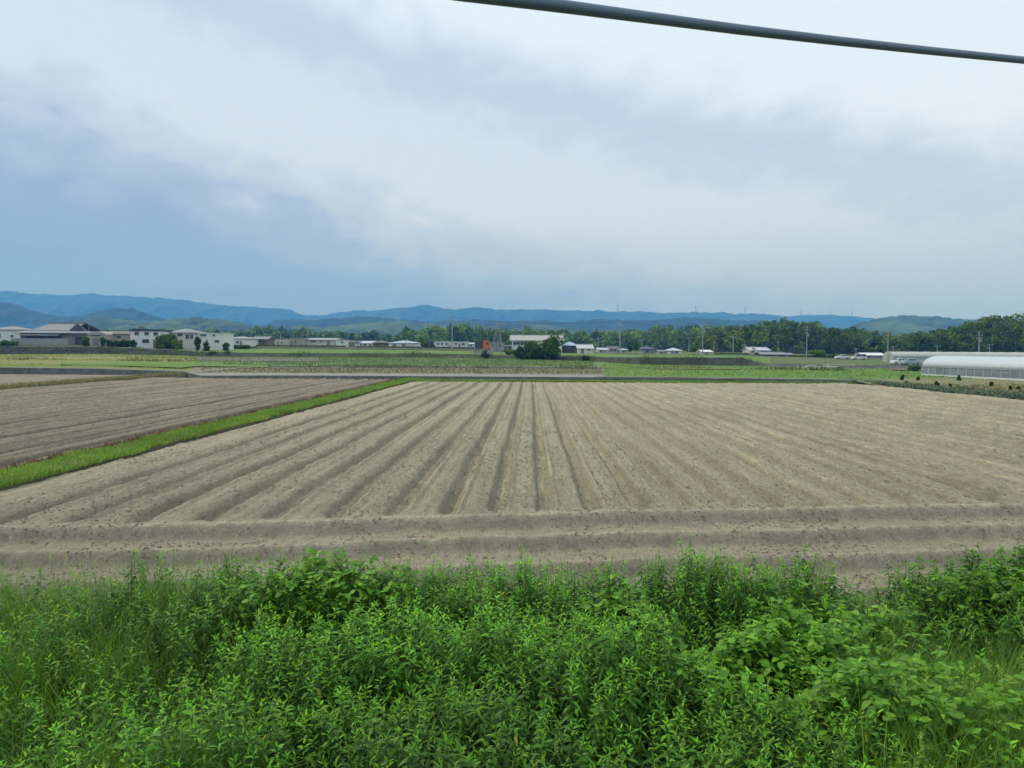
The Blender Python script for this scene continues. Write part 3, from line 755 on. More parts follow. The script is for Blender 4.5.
def make_tree(x, y, h, w, label, tone=(1, 1, 1), n=400, size=0.3, name='broadleaf_tree', cat='tree', group=None, trunk_h=0.3, seed=None, lobes=7):
    rng = np.random.default_rng(seed if seed is not None else int(abs(x * 31 + y * 17)) % 9999)
    z = gz(x, y) if y > 89 else 0.0
    r = empty(name, (x, y, z), 0, label, cat, group)
    if trunk_h < .2: lobes += 4; n = int(n * 1.6); w *= 1.25
    P, N = crown_points(n, w / 2, w / 2, h * (1 - trunk_h * 0.6) / 2, lobes, rng, 0.45, trunk_h < .2)
    P[:, 2] += h * (1 - (1 - trunk_h * 0.6) / 2)
    V, Fq = leaf_cards(P, N, size, rng, 0.5)
    c = np.repeat(np.array(tone)[None] * rng.uniform(0.75, 1.25, (len(P), 1)), 4, axis=0)
    np_mesh('crown', V, [Fq], leaf_wood, r, col=c)
    t = MB(); top = h * 0.65
    t.bar((0, 0, -0.3), (0.03 * h, 0, top * 0.5), 0.035 * h * 0.6, 0.02 * h * 0.6, 7)
    for k in range(5):
        a = k * 1.3 + rng.uniform(0, 1); t.bar((0.03 * h * 0.8, 0, top * (0.3 + 0.08 * k)), (math.cos(a) * w * 0.28, math.sin(a) * w * 0.28, h * (0.55 + 0.06 * k)), 0.012 * h, 0.004 * h, 5)
    t.build('trunk', bark, r)
    return r
def tree_px(px, d, ytop, wpx, label, **k):
    X = (px - 512) / F * d
    z = gz(X, d); h = zat(px, ytop, d) - z
    return make_tree(X, d, h, wpx * d / F, label, **k)

DK = (0.45, 0.55, 0.5); MD = (0.85, 0.9, 0.8); LT = (1.6, 1.6, 1.0)
tree_px(550, 181, 335.5, 22, 'big round dark evergreen tree standing on the stone bank before the warehouse', tone=(.75, .9, .6), n=1150, size=0.33, trunk_h=0.1, lobes=14)
tree_px(534, 182, 340, 24, 'second dark tree, lower and broader, left of the big round evergreen', tone=(.6, .75, .55), n=750, size=0.33, trunk_h=0.1, lobes=14)
tree_px(521, 183, 342.5, 14, 'small dark tree at the left end of the clump before the warehouse', tone=(0.45, 0.5, 0.5), n=800, size=0.32, trunk_h=0.02)
tree_px(86, 201, 335.5, 8.5, 'clipped round dark bush beside the tiled house porch', tone=MD, n=350, size=0.22, trunk_h=0.0, name='garden_bush', cat='bush')
tree_px(103.5, 201, 337, 5.5, 'narrow clipped bush at the right corner of the beige arched shed', tone=DK, n=260, size=0.22, trunk_h=0.0, name='garden_bush', cat='bush')
for i, (p, yt, w) in enumerate([(110, 340, 5), (117, 340.5, 5), (124, 339.5, 5)]):
    tree_px(p, 202, yt, w, ['leftmost of the three small bushes before the beige low house', 'middle one of the three small bushes before the beige low house', 'rightmost of the three small bushes before the beige low house'][i], tone=DK, n=180, size=0.22, trunk_h=0.0, name='garden_bush', cat='bush', group='bushes before the beige low house')
tree_px(133, 203, 338, 7, 'dark shrub at the left foot of the white two storey house', tone=DK, n=250, size=0.25, trunk_h=0.1, name='garden_bush', cat='bush')
tree_px(163, 203, 333, 13, 'mid green garden tree right of the white two storey house', tone=(1.2, 1.25, 0.9), n=900, size=0.28, trunk_h=0.02)
tree_px(172, 206, 331, 11, 'taller dark garden tree below the grey hip roof', tone=MD, n=800, size=0.28, trunk_h=0.05)
tree_px(176, 201, 337.5, 8, 'pale yellowish shrub before the dark garden tree', tone=LT, n=300, size=0.22, trunk_h=0.0, name='garden_bush', cat='bush')
tree_px(198, 208, 335.5, 6, 'dark tree between the hip roofed house and the white block', tone=DK, n=450, size=0.28, trunk_h=0.05)
tree_px(206, 203, 341.5, 7, 'low dark hedge bush under the white block', tone=DK, n=350, size=0.25, trunk_h=0.0, name='garden_bush', cat='bush')
tree_px(225, 203, 342, 7, 'small dark bush at the right corner of the white block', tone=DK, n=250, size=0.25, trunk_h=0.0, name='garden_bush', cat='bush')
tree_px(6, 201, 340, 10, 'leafy bush below the pale house at the left edge', tone=MD, n=300, size=0.25, trunk_h=0.0, name='garden_bush', cat='bush')
tree_px(213, 192.5, 351, 8, 'scrubby bush on the weedy bank at the left', tone=(1.1, 1, .8), n=220, size=0.22, trunk_h=0, name='wild_bush', cat='bush')
tree_px(228, 192.5, 352, 6, 'smaller scrubby bush right of the first on the weedy bank', tone=MD, n=180, size=0.22, trunk_h=0, name='wild_bush', cat='bush')
tree_px(424, 244, 340, 12, 'brownish tree between the blue barn and the long white shed', tone=(1.0, .8, .8), n=400, size=0.3)
tree_px(432, 243, 344, 7, 'small green tree at the left end of the long white shed', tone=MD, n=250, size=0.28)
tree_px(629, 243, 345.5, 7, 'dark tree at the right end of the small white houses', tone=DK, n=250, size=0.3)
tree_px(636, 246, 343, 9, 'green tree left of the dark roofed house near the pole', tone=MD, n=300, size=0.3)
tree_px(818, 240, 350, 18, 'spreading light green shrub tree left of the parked cars', tone=(1.3, 1.4, 1.0), n=600, size=0.3, trunk_h=0.05)
tree_px(832, 238, 353.5, 8, 'low green shrub just behind the first parked car', tone=MD, n=220, size=0.28, trunk_h=0.0, name='wild_bush', cat='bush')
tree_px(914, 128, 365, 10, 'leafy bush left of the near greenhouse end', tone=(0.9, 1.1, 0.8), n=400, size=0.16, trunk_h=0.0, name='wild_bush', cat='bush')
for (p, d, yt, w, l) in [(484, 186, 350, 9, 'scrub under the orange cabbed truck ledge'), (508, 188, 349.5, 12, 'yellowish scrub below the steel mast'), (585, 178, 355, 9, 'low dark scrub on the stone bank right of the big tree')]:
    tree_px(p, d, yt, w, l, tone=(1.2, 1.15, .8) if 'yellow' in l else DK, n=350, size=0.2, trunk_h=0.0, name='wild_bush', cat='bush')

def hedge(px0, px1, d, ytop, label, tone=DK, name='hedge', dep=1.4):
    rng = np.random.default_rng(abs(int(px0 * 7 + px1)))
    cx = (px0 + px1) / 2; X = (cx - 512) / F * d; g = gz(X, d); w = (px1 - px0) * d / F; h = max(.45, zat(cx, ytop, d) - g)
    n = int(120 * w * h); P = np.stack([rng.uniform(-w / 2, w / 2, n), rng.uniform(-dep / 2, dep / 2, n), rng.uniform(0, 1, n) ** .7], 1)
    top = h * (.75 + .5 * (fbm(P[:, 0] / 1.2 + px0, P[:, 1] * 0, 5, 3) - .2)); P[:, 2] *= top
    N = np.stack([P[:, 0] * 0, -np.ones(n), P[:, 2] / h * 1.5], 1)
    V, Fq = leaf_cards(P, N, .2, rng, .6)
    c = np.repeat(np.array(tone)[None] * rng.uniform(.7, 1.3, (n, 1)), 4, axis=0)
    o = np_mesh(name, V, [Fq], leaf_wood, col=c); o.location = (X, d, g); return tag(o, label, 'hedge')
hedge(108, 129, 203.5, 340.5, 'dark hedge along the front of the beige low house')
hedge(156, 182, 204.5, 340.0, 'mixed garden hedge between the white two storey house and the hip roofed house', MD)
hedge(226, 250, 231, 344.6, 'low hedge along the long white shed', MD)
hedge(-20, 18, 203, 341.0, 'unclipped hedge below the pale house at the left edge', MD)
hedge(252, 345, 242, 345.8, 'long low scrub line below the factory row', MD)
hedge(356, 432, 243, 347.3, 'low scrub in front of the blue barn', MD)
hedge(434, 474, 244, 348.2, 'low scrub in front of the long white sheds', DK)
hedge(714, 750, 240, 354.8, 'low scrub left of the hillside houses', MD)
hedge(788, 830, 240, 355.0, 'low scrub right of the brown barn', MD)

# ------------------------------------------------------------------ buildings
W = {
 'lightroof': plain('light_roof', (0.50, 0.52, 0.53), 0.6),
 'white': plain('white_render', (0.78, 0.78, 0.75), 0.8), 'cream': plain('cream_render', (0.64, 0.61, 0.54), 0.85), 'beige': plain('beige_render', (0.45, 0.40, 0.33), 0.85),
 'grey': plain('grey_wall', (0.33, 0.34, 0.34), 0.85), 'brown': plain('brown_boards', (0.20, 0.15, 0.11), 0.8), 'dark': plain('dark_boards', (0.09, 0.09, 0.09), 0.8),
 'tile': surf('grey_tiles', (0.29, 0.30, 0.30), (0.21, 0.22, 0.23), 2, rough=0.8, bump=0.03, bscale=6), 'paleroof': surf('pale_metal_roof', (0.42, 0.41, 0.37), (0.33, 0.32, 0.29), 1.0, rough=0.7, stretch=(3, 0.4, 1)),
 'blueroof': surf('pale_blue_roof', (0.40, 0.48, 0.54), (0.32, 0.40, 0.46), 1.0, rough=0.5), 'darkroof': surf('dark_roof', (0.08, 0.09, 0.12), (0.05, 0.055, 0.07), 2, rough=0.5),
 'brownroof': surf('brown_roof', (0.19, 0.16, 0.14), (0.13, 0.11, 0.10), 2, rough=0.7), 'glass': plain('window_glass', (0.04, 0.05, 0.06), 0.15, spec=0.6), 'frame': plain('window_frame', (0.35, 0.35, 0.36), 0.5),
 'door': plain('door_panel', (0.25, 0.22, 0.19), 0.6),
}

def house(name, label, px0, px1, y_eave, y_ridge, d, depth=8, roof='gable', wall='white', rmat='tile', wins=(), doors=(), rz=0.0, over=0.4, cat='house', group=None, split=None):
    """walls and roof sized from the photo rows at distance d, standing on the ground there"""
    cx = (px0 + px1) / 2
    A = at(cx, 345, d); X = A.x; g = min(gz(X - (cx - px0) * d / F, d), gz(X + (px1 - cx) * d / F, d), gz(X, d))
    w = (px1 - px0) * d / F; ze = zat(cx, y_eave, d) - g; zr = zat(cx, y_ridge, d) - g
    r = empty(name, (X, d, g), rz, label, cat, group)
    b = MB(); hw = w / 2
    # walls as a box standing slightly into the ground; the face towards us is at local y = 0
    if roof == 'gable_end':
        b.prism([(-hw, -0.4), (hw, -0.4), (hw, ze), (0, zr - 0.12), (-hw, ze)], 0, depth)
    elif roof == 'gable':
        b.prism([(0, -0.4), (depth, -0.4), (depth, ze), (depth / 2, zr - 0.12), (0, ze)], -hw, hw, 'x')
    else:
        b.box(-hw, hw, 0, depth, -0.4, ze)
    b.build('wall', W[wall], r)
    q = MB(); o = over; th = 0.16
    if roof == 'gable':
        sl = (zr - ze) / (depth / 2)
        for s in (0, 1):
            y0 = -o if s == 0 else depth + o
            e = ze - sl * o
            q.prism([(y0, e), (depth / 2, zr), (depth / 2, zr + th), (y0, e + th)] if s == 0 else [(depth / 2, zr), (y0, e), (y0, e + th), (depth / 2, zr + th)], -hw - o, hw + o, 'x')
        q.box(-hw - o, hw + o, depth / 2 - 0.18, depth / 2 + 0.18, zr + th * 0.4, zr + th + 0.16)
    elif roof == 'gable_end':
        sl = (zr - ze) / hw
        q.prism([(-hw - o, ze - sl * o), (0, zr), (0, zr + th), (-hw - o, ze - sl * o + th)], -o, depth + o)
        q.prism([(0, zr), (hw + o, ze - sl * o), (hw + o, ze - sl * o + th), (0, zr + th)], -o, depth + o)
    elif roof == 'hip':
        i = min(hw * 0.9, depth / 2)
        a = [(-hw - o, -o, ze), (hw + o, -o, ze), (hw + o, depth + o, ze), (-hw - o, depth + o, ze)]
        a2 = [(x, y, ze + th) for x, y, z in a]
        rr = [(-hw + i, depth / 2, zr), (hw - i, depth / 2, zr)]
        q.poly(a + a2 + rr, [(3, 2, 1, 0), (0, 1, 5, 4), (1, 2, 6, 5), (2, 3, 7, 6), (3, 0, 4, 7), (4, 5, 9, 8), (5, 6, 9), (6, 7, 8, 9), (7, 4, 8)])
    elif roof == 'flat':
        q.box(-hw - o * 0.5, hw + o * 0.5, -o * 0.5, depth + o * 0.5, ze + 0.002, max(zr, ze + 0.2))
    elif roof == 'arch':
        n = 12
        prof = [(-hw - 0.1 + (w + 0.2) * k / n, ze + (zr - ze) * math.sin(math.pi * k / n) ** 0.7) for k in range(n + 1)]
        q.prism([(-hw - 0.1, ze - 0.15)] + prof + [(hw + 0.1, ze - 0.15)], -0.25, depth + 0.25)
    q.build('roof', W[rmat], r)
    for (a, c, y0, y1) in wins:
        x0 = (a - cx) * d / F; x1 = (c - cx) * d / F; z1 = zat(cx, y0, d) - g; z0 = zat(cx, y1, d) - g
        m = MB(); t = 0.07
        m.box(x0 - t, x1 + t, -0.10, 0.02, z1, z1 + t); m.box(x0 - t, x1 + t, -0.14, 0.02, z0 - t, z0)
        m.box(x0 - t, x0, -0.10, 0.02, z0, z1); m.box(x1, x1 + t, -0.10, 0.02, z0, z1)
        m.box((x0 + x1) / 2 - 0.03, (x0 + x1) / 2 + 0.03, -0.09, 0.02, z0, z1)
        wo_ = m.build('window', W['frame'], r)
        p = MB(); p.box(x0 + 0.004, x1 - 0.004, -0.06, -0.03, z0 + 0.004, z1 - 0.004); p.build('pane', W['glass'], wo_)
    for (a, c, y0) in doors:
        x0 = (a - cx) * d / F; x1 = (c - cx) * d / F; z1 = zat(cx, y0, d) - g
        m = MB(); m.box(x0, x1, -0.06, 0.02, -0.1, z1); m.build('door', W['door'], r)
    return r

# left edge
house('pale_house', 'pale house with light grey hip roof at the far left edge', -12, 20, 330, 326, 238, 9, 'hip', 'white', 'tile', [(11, 13.5, 335, 337), (-1, 1, 334, 337)])

def tiled_house():
    d = 210; cx = 50; A = at(cx, 345, d); g = gz(A.x, d); k = d / F
    z = lambda y: zat(cx, y, d) - g
    r = empty('tiled_farmhouse', (A.x, d, g), 0.0, 'large low farmhouse with grey tiled roof in two tiers and dark gable facing right', 'house')
    xx = lambda p: (p - cx) * k
    b = MB(); b.box(xx(19), xx(84), 0.6, 12, -0.4, z(333)); b.build('wall', W['grey'], r)
    # lower skirt roof
    q = MB()
    def skirt(x0, x1, y0, y1, ze, xi0, xi1, yi0, yi1, zi, th=0.15):
        a = [(x0, y0, ze), (x1, y0, ze), (x1, y1, ze), (x0, y1, ze)]; c = [(xi0, yi0, zi), (xi1, yi0, zi), (xi1, yi1, zi), (xi0, yi1, zi)]
        a2 = [(x, y, zz + th) for x, y, zz in a]
        q.poly(a + a2 + c, [(3, 2, 1, 0), (0, 1, 5, 4), (1, 2, 6, 5), (2, 3, 7, 6), (3, 0, 4, 7), (4, 5, 9, 8), (5, 6, 10, 9), (6, 7, 11, 10), (7, 4, 8, 11), (8, 9, 10, 11)])
    skirt(xx(15), xx(87), -0.9, 13.2, z(333.3), xx(22), xx(80), 2.2, 10.4, z(330.6))
    q.build('lower_roof', W['tile'], r)
    w2 = MB(); w2.box(xx(26), xx(77), 2.8, 9.8, z(331), z(330.0)); w2.build('upper_wall', W['dark'], r)
    # upper roof: ridge along x, hipped at left, gable at the right
    u = MB(); ze = z(330.2); zr = z(322.3); y0, y1 = 1.9, 10.7; yc = 6.3; th = .18
    u.poly([(xx(27), y0, ze), (xx(66), y0, ze), (xx(73), yc, zr), (xx(38), yc, zr), (xx(27), y0, ze - th), (xx(66), y0, ze - th), (xx(73), yc, zr - th), (xx(38), yc, zr - th)],
           [(0, 1, 2, 3), (7, 6, 5, 4), (0, 4, 5, 1), (1, 5, 6, 2), (3, 7, 4, 0), (2, 6, 7, 3)])
    u.poly([(xx(27), y1, ze), (xx(82), y1, ze), (xx(74), yc, zr), (xx(38), yc, zr)], [(0, 3, 2, 1)])
    u.poly([(xx(27), y0, ze), (xx(38), yc, zr), (xx(27), y1, ze)], [(0, 1, 2)])
    for sx, ex in ((73.7, 65.4), (73.7, 83.2)):
        u.prism([(xx(sx), zr + .12), (xx(ex), ze + .02), (xx(ex), ze - .22), (xx(sx), zr - .2)], y0 - .1, y0 + .08)
    u.build('upper_roof', W['tile'], r)
    ga = MB(); ga.prism([(xx(66.2), ze), (xx(73.7), zr - .35), (xx(82), ze)], y0 + .1, y0 + .3); ga.build('gable', W['dark'], r)
    rg = MB(); rg.box(xx(36.8), xx(75), yc - .25, yc + .25, zr - .02, zr + .35); rg.box(xx(36), xx(37.2), yc - .3, yc + .3, zr, zr + .55); rg.build('ridge_tiles', W['tile'], r)
    # porch roof and openings
    pr = MB(); pr.prism([(-2.2, z(335.6)), (0.62, z(334.4)), (0.62, z(334.1)), (-2.2, z(335.2))], xx(19), xx(62), 'x'); pr.build('porch_roof', W['tile'], r)
    for a, c in ((25, 33), (35, 43), (45, 52), (54, 61)):
        m = MB(); m.box(xx(a), xx(c), .50, .63, z(338.4), z(335.8)); f_ = m.build('window', W['frame'], r)
        p = MB(); p.box(xx(a) + .08, xx(c) - .08, .46, .497, z(338.3), z(335.9)); p.build('pane', W['glass'], f_)
    m = MB(); m.box(xx(74), xx(82), .45, .63, -.2, z(336.5)); m.build('door', W['dark'], r)
    m = MB(); m.box(xx(18), xx(74), -3.0, -2.75, -.4, z(338.6)); 
    fw = m.build('garden_wall', W['grey']); 
    fw.location = r.location; tag(fw, 'plain grey garden wall in front of the tiled farmhouse', 'garden wall')
    a = MB(); a.bar((xx(79), 5, z(331)), (xx(79), 5, z(314)), .05); 
    for k_, yy_ in enumerate((315, 316.5, 318.5)): a.box(xx(79) - 1.3 + .2 * k_, xx(79) + 1.3 - .2 * k_, 4.97, 5.03, z(yy_) - .03, z(yy_) + .03)
    a.build('antenna', W['frame'], r)
tiled_house()
house('arched_shed', 'beige shed with shallow arched roof right of the tiled farmhouse', 88, 106, 334.3, 331.2, 208, 7, 'arch', 'beige', 'paleroof', [(91, 101, 334.8, 335.8)], [(93, 99, 338)], cat='shed')
house('low_house', 'beige low house with a brown roof right of the arched shed', 106.5, 128.5, 334.0, 331.2, 212, 8, 'gable', 'beige', 'brownroof', [(109, 113, 336, 338), (117, 121, 336, 338)], [(124, 126.5, 339)])
house('white_house', 'white two storey house with three dark upper windows and a dark blue flat roof', 130.5, 160, 331.2, 329.2, 210, 8, 'flat', 'white', 'darkroof', [(135, 139, 332.2, 335), (145, 149, 332.2, 335), (154, 158, 332.4, 335.2), (142.5, 149, 339.5, 342.6)], [(153, 156, 339.5)])
house('hip_roof_house', 'house with broad pale grey hip roof behind the garden trees', 165, 194, 333.0, 328.2, 216, 10, 'hip', 'cream', 'tile', [(178, 182.5, 333.8, 336), (186, 189, 334.6, 338.5), (190.5, 193, 334.6, 338.5)], [(170, 173, 339)])
house('white_block', 'plain white two storey block with a flat roof and few small windows', 196, 223.5, 333.6, 333.0, 218, 8, 'flat', 'white', 'white', [(201, 203, 334.4, 336), (203.4, 206, 334.4, 336), (213.2, 215, 334.6, 336), (215, 219, 340.3, 342.2)], [(206, 208, 339.8)], cat='building')
house('long_white_shed', 'long white single storey building with a dark eave line and low pale roof', 224.5, 250, 338.8, 336.4, 236, 10, 'hip', 'white', 'paleroof', [(236, 239, 341.5, 343)], [(240, 242, 341)], cat='building')
house('brown_house', 'brown walled house with grey roof left of the beige factory', 252, 267, 339.2, 336.8, 244, 8, 'gable', 'brown', 'tile', [(254, 257, 340.5, 342), (260, 264, 340.5, 342)], [(257.8, 259.2, 341)])
house('beige_factory', 'long flat beige factory with small dark openings', 267.5, 289, 339.4, 338.8, 262, 12, 'flat', 'cream', 'paleroof', [(272, 273.5, 342, 343.2), (281, 282.5, 342, 343.2)], [(277, 279, 341.5)], cat='factory')
house('beige_hall', 'slightly taller beige hall with a dark doorway at its left side', 290, 303, 338.8, 338.0, 258, 12, 'flat', 'beige', 'paleroof', [(294.5, 296.5, 341, 342.5)], [(290.6, 292.4, 341)], cat='factory')
house('pale_factory', 'long pale factory with low gabled roof, widest of the factory row', 303.5, 335, 340.0, 338.4, 262, 14, 'gable', 'cream', 'paleroof', [(311, 316, 341, 342), (320, 322, 341, 342)], [(327, 330, 341)], cat='factory')
house('white_annex', 'small white annex at the right end of the pale factory', 336, 344.5, 340.6, 340.2, 258, 7, 'flat', 'white', 'white', [(341.5, 343, 341.5, 343)], cat='building')
house('tiny_house', 'little house with brown roof in the gap right of the factory row', 346, 354, 342.4, 340.8, 266, 7, 'gable', 'grey', 'brownroof', [(348, 350, 343, 344)])
house('tiny_white_house', 'tiny white gabled house between two brown roofs', 354.8, 360, 342.6, 341.2, 262, 6, 'gable_end', 'white', 'tile', [(356.5, 358, 343, 344)])
house('wide_white_house', 'white house with wide low grey roof left of the blue barn', 361.5, 373, 343.4, 341.4, 262, 8, 'gable', 'white', 'lightroof', [(364, 366, 344, 345.2)], [(369, 370.3, 344)])
house('brown_cottage', 'brown cottage with a tan roof beside the blue barn', 373.5, 387, 343.0, 340.4, 258, 8, 'hip', 'brown', 'brownroof', [(376, 379, 344, 345.4)], [(382, 384, 344)])
house('blue_barn', 'large pale blue barn with low blue roof in the middle distance', 388.5, 417, 343.4, 340.2, 256, 12, 'hip', 'white', 'blueroof', [(393, 396, 344.4, 345.8)], [(402, 406, 344)], cat='barn')
house('window_row_shed', 'long white shed with a row of small windows left of the tall pole', 434, 451.5, 342.4, 341.6, 252, 9, 'flat', 'white', 'white', [(437, 439, 343.4, 344.6), (441, 443, 343.4, 344.6), (445.5, 447.5, 343.4, 344.6)], [(448.5, 450, 344.6)], cat='shed')
house('white_hut', 'white flat roofed hut just right of the tall pole', 453.5, 467, 342.3, 341.6, 250, 8, 'flat', 'white', 'white', [(455, 457, 343.4, 344.6), (462, 464.5, 343.4, 345)], [(458.5, 460.5, 344)], cat='shed')
house('low_white_shed', 'small low white shed left of the orange cabbed truck', 467.8, 475, 344.2, 343.2, 252, 7, 'gable', 'white', 'lightroof', [(470, 472, 345, 346)], cat='shed')
# warehouse behind the tree
house('warehouse', 'big warehouse with long pale roof half hidden by the dark tree', 512, 562, 340.4, 335.4, 226, 14, 'gable', 'white', 'paleroof', [(513.5, 516, 342, 345), (517, 519.5, 342, 345), (520.5, 523, 342, 345), (524, 526.5, 342, 345), (527.5, 530, 342, 345)], [(555, 559, 345)], cat='warehouse', over=0.7)
house('storage_hut', 'small dark hut with flat pale roof left of the warehouse', 504.8, 511, 346.0, 345.4, 220, 5, 'flat', 'dark', 'white', cat='shed', doors=[(506.5, 509, 347)])
house('grey_workshop', 'grey building behind the steel mast', 489, 504, 343.0, 342.0, 232, 8, 'flat', 'grey', 'tile', [(492, 494, 344.5, 346.5), (499, 501, 344.5, 346.5)], [(496, 497.6, 347)], cat='building')
house('dark_house', 'dark walled house with pale blue hip roof right of the dark tree', 564, 577.3, 345.8, 341.6, 232, 8, 'hip', 'dark', 'blueroof', [(567, 570, 347.5, 349.5)], [(574, 576, 348)])
house('white_barn', 'white gabled barn right of the dark walled house', 578, 593, 348.6, 345.0, 228, 9, 'gable', 'white', 'lightroof', [(588, 590, 349.4, 350.6)], [(581, 584, 349)], cat='barn')
house('white_row_house', 'low white house with grey roof in the group left of the pole', 598.5, 608, 350.0, 348.4, 244, 8, 'gable', 'white', 'lightroof', [(600, 602, 350.8, 352)], [(604.4, 605.6, 351)])
house('double_roof_house', 'white two storey house in the middle of the small white group', 609, 618, 349.0, 346.6, 248, 8, 'gable', 'white', 'brownroof', [(610.5, 612.5, 350, 351.2), (614, 616, 350, 351.2)])
house('white_bungalow', 'white bungalow right behind the tall utility pole', 620.5, 628.5, 350.2, 348.4, 244, 7, 'hip', 'white', 'lightroof', [(622.5, 625, 351, 352)])
house('dark_roof_house', 'low house with dark roof and dark walls among green trees', 643, 655, 349.6, 346.0, 252, 9, 'hip', 'grey', 'darkroof', [(646, 649, 350.4, 351.8)])
house('small_shed', 'small grey shed with a pale roof near the dark roofed house', 659, 664.5, 351.6, 350.6, 246, 5, 'gable', 'cream', 'tile', cat='shed', doors=[(660.8, 662.2, 352.3)])
house('gable_house', 'white house with pale roof and two windows below the wooded hill', 670, 682, 351.0, 347.8, 240, 8, 'hip', 'white', 'lightroof', [(671.5, 673.5, 351.6, 353), (675, 678, 351.6, 353)])
house('lean_shed', 'cream shed with bright white flat roof beside the second tall pole', 702.6, 712, 352.0, 350.6, 236, 6, 'gable', 'cream', 'white', cat='shed', doors=[(705, 708, 353)])
house('hill_house', 'white house with two stepped grey roofs at the foot of the right wood', 750, 760, 350.6, 347.6, 248, 8, 'gable', 'white', 'lightroof', [(752, 754, 351, 352.2)])
house('twin_roof_house', 'white house with grey gable roof joined right of the stepped roofs', 759, 770, 350.4, 347.8, 244, 9, 'gable', 'white', 'lightroof', [(762, 764, 351, 352.4), (765.5, 767.5, 351, 352.4)])
house('brown_barn', 'long low barn with brown boarded wall and grey metal roof in front of white houses', 762, 786, 354.6, 352.6, 238, 7, 'gable', 'brown', 'tile', [(765, 768, 355.2, 356.6)], [(775, 778, 355.3)], cat='barn')
house('pale_lean_to', 'small pale hut with slanted roof at the right end of the brown barn', 786.5, 793, 354.8, 353.4, 240, 5, 'gable', 'cream', 'tile', cat='shed', doors=[(788.6, 790.4, 355.6)])
house('white_strip_shed', 'long low white roofed shed between the parked cars and the far greenhouse', 865.5, 886, 355.4, 353.6, 236, 7, 'gable', 'grey', 'white', [(868, 871, 356, 357)], cat='shed')

# ------------------------------------------------------------------ poles, masts, pylons
pole_m = plain('pole_concrete', (0.42, 0.41, 0.38), 0.8); steel = plain('galvanised_steel', (0.36, 0.38, 0.39), 0.5, 0.3); ins = plain('insulator', (0.6, 0.6, 0.58), 0.3)
def pole(px, ytop, d, label, arms=2, group='utility poles across the valley', box=False, thick=1.0):
    X = (px - 512) / F * d; g = gz(X, d); h = zat(px, ytop, d) - g
    r = empty('utility_pole', (X, d, g), 0, label, 'utility pole', group)
    m = MB(); m.bar((0, 0, -0.5), (0, 0, h), 0.19 * thick, 0.11 * thick, 8); m.build('post', pole_m, r)
    for k in range(arms):
        z = h - 0.35 - 0.9 * k
        a = MB(); a.box(-0.9, 0.9, -0.17, -0.07, z - 0.05, z + 0.05); c = a.build('crossarm', steel, r)
        for s in (-0.8, -0.3, 0.8):
            i = MB(); i.bar((s, -.12, z + .05), (s, -.12, z + .28), .06, .04); i.build('insulator', ins, c)
    if box:
        t = MB(); t.bar((.35, -.1, h - 3.2), (.35, -.1, h - 2.3), .25, .25, 10); t.build('transformer', steel, r)
    return r
pole(619.5, 321.5, 236, 'tall utility pole behind the small white houses left of centre right', 2, box=True)
pole(702, 322, 231, 'tall utility pole beside the cream shed with the white roof', 2, box=True)
pole(806, 326, 226, 'tall utility pole in front of the rounded wooded hill', 3, box=True)
pole(887, 331, 215, 'tall utility pole at the left end of the far greenhouse', 2)
pole(978, 331, 215, 'tall utility pole rising behind the near greenhouse roof', 3, box=True)
pole(452, 317, 242, 'tallest utility pole, between the two long white sheds', 2, box=True)
pole(732.5, 336, 250, 'medium utility pole standing left of the hillside houses', 1)
pole(744.5, 344, 252, 'short utility pole closest to the hillside houses', 1, thick=.8)
pole(777.5, 341, 250, 'short utility pole above the brown barn roof', 1, thick=.8)
pole(688.4, 337, 262, 'short utility pole between the white hip house and the cream shed', 1, thick=.8)
pole(641.5, 339.5, 262, 'short utility pole at the left of the dark roofed house', 1, thick=.8)
pole(713.4, 342, 262, 'short utility pole just right of the cream shed', 1, thick=.8)
pole(892.5, 346, 232, 'short utility pole right beside the tall one at the far greenhouse', 2, thick=.8)
pole(936.5, 345, 235, 'short utility pole above the middle of the far greenhouse', 1, thick=.8)
pole(988.6, 344, 228, 'short utility pole right of the tall one behind the near greenhouse', 2, thick=.8)
pole(855.5, 348, 262, 'short utility pole against the wood above the second parked car', 1, thick=.8)
pole(405.5, 339.5, 250, 'thin utility pole before the blue barn', 1, thick=.7)
pole(280.5, 332, 275, 'thin utility pole above the beige factory roof', 1, thick=.8)
pole(598, 338, 255, 'thin utility pole between the white barn and the small white group', 1, thick=.7)

def lattice(name, X, Y, g, h, w0, w1, n, arms, label, cat, r_=0.06, group=None):
    r = empty(name, (X, Y, g), 0, label, cat, group)
    for sx in (-1, 1):
        for sy in (-1, 1):
            m = MB(); m.bar((sx * w0 / 2, sy * w0 / 2, -1), (sx * w1 / 2, sy * w1 / 2, h), r_, r_ * .7, 4); m.build('leg', steel, r)
    b = MB()
    for k in range(n):
        t0, t1 = k / n, (k + 1) / n
        a = (w0 + (w1 - w0) * t0) / 2; c = (w0 + (w1 - w0) * t1) / 2; z0 = h * t0; z1 = h * t1
        for s in (-1, 1):
            b.bar((-a, s * a, z0), (c, s * c, z1), r_ * .5, n=4); b.bar((a, s * a, z0), (-c, s * c, z1), r_ * .5, n=4)
            b.bar((s * a, -a, z0), (s * c, c, z1), r_ * .5, n=4); b.bar((-c, s * c, z1), (c, s * c, z1), r_ * .5, n=4)
    b.build('bracing', steel, r)
    for (z, L) in arms:
        m = MB(); m.bar((-L, 0, z), (0, 0, z + L * .25), r_ * .8, n=4); m.bar((L, 0, z), (0, 0, z + L * .25), r_ * .8, n=4); m.bar((-L, 0, z), (L, 0, z), r_ * .8, n=4)
        m.build('crossarm', steel, r)
    return r
X = at(497.5, 345, 205).x; g = gz(X, 205)
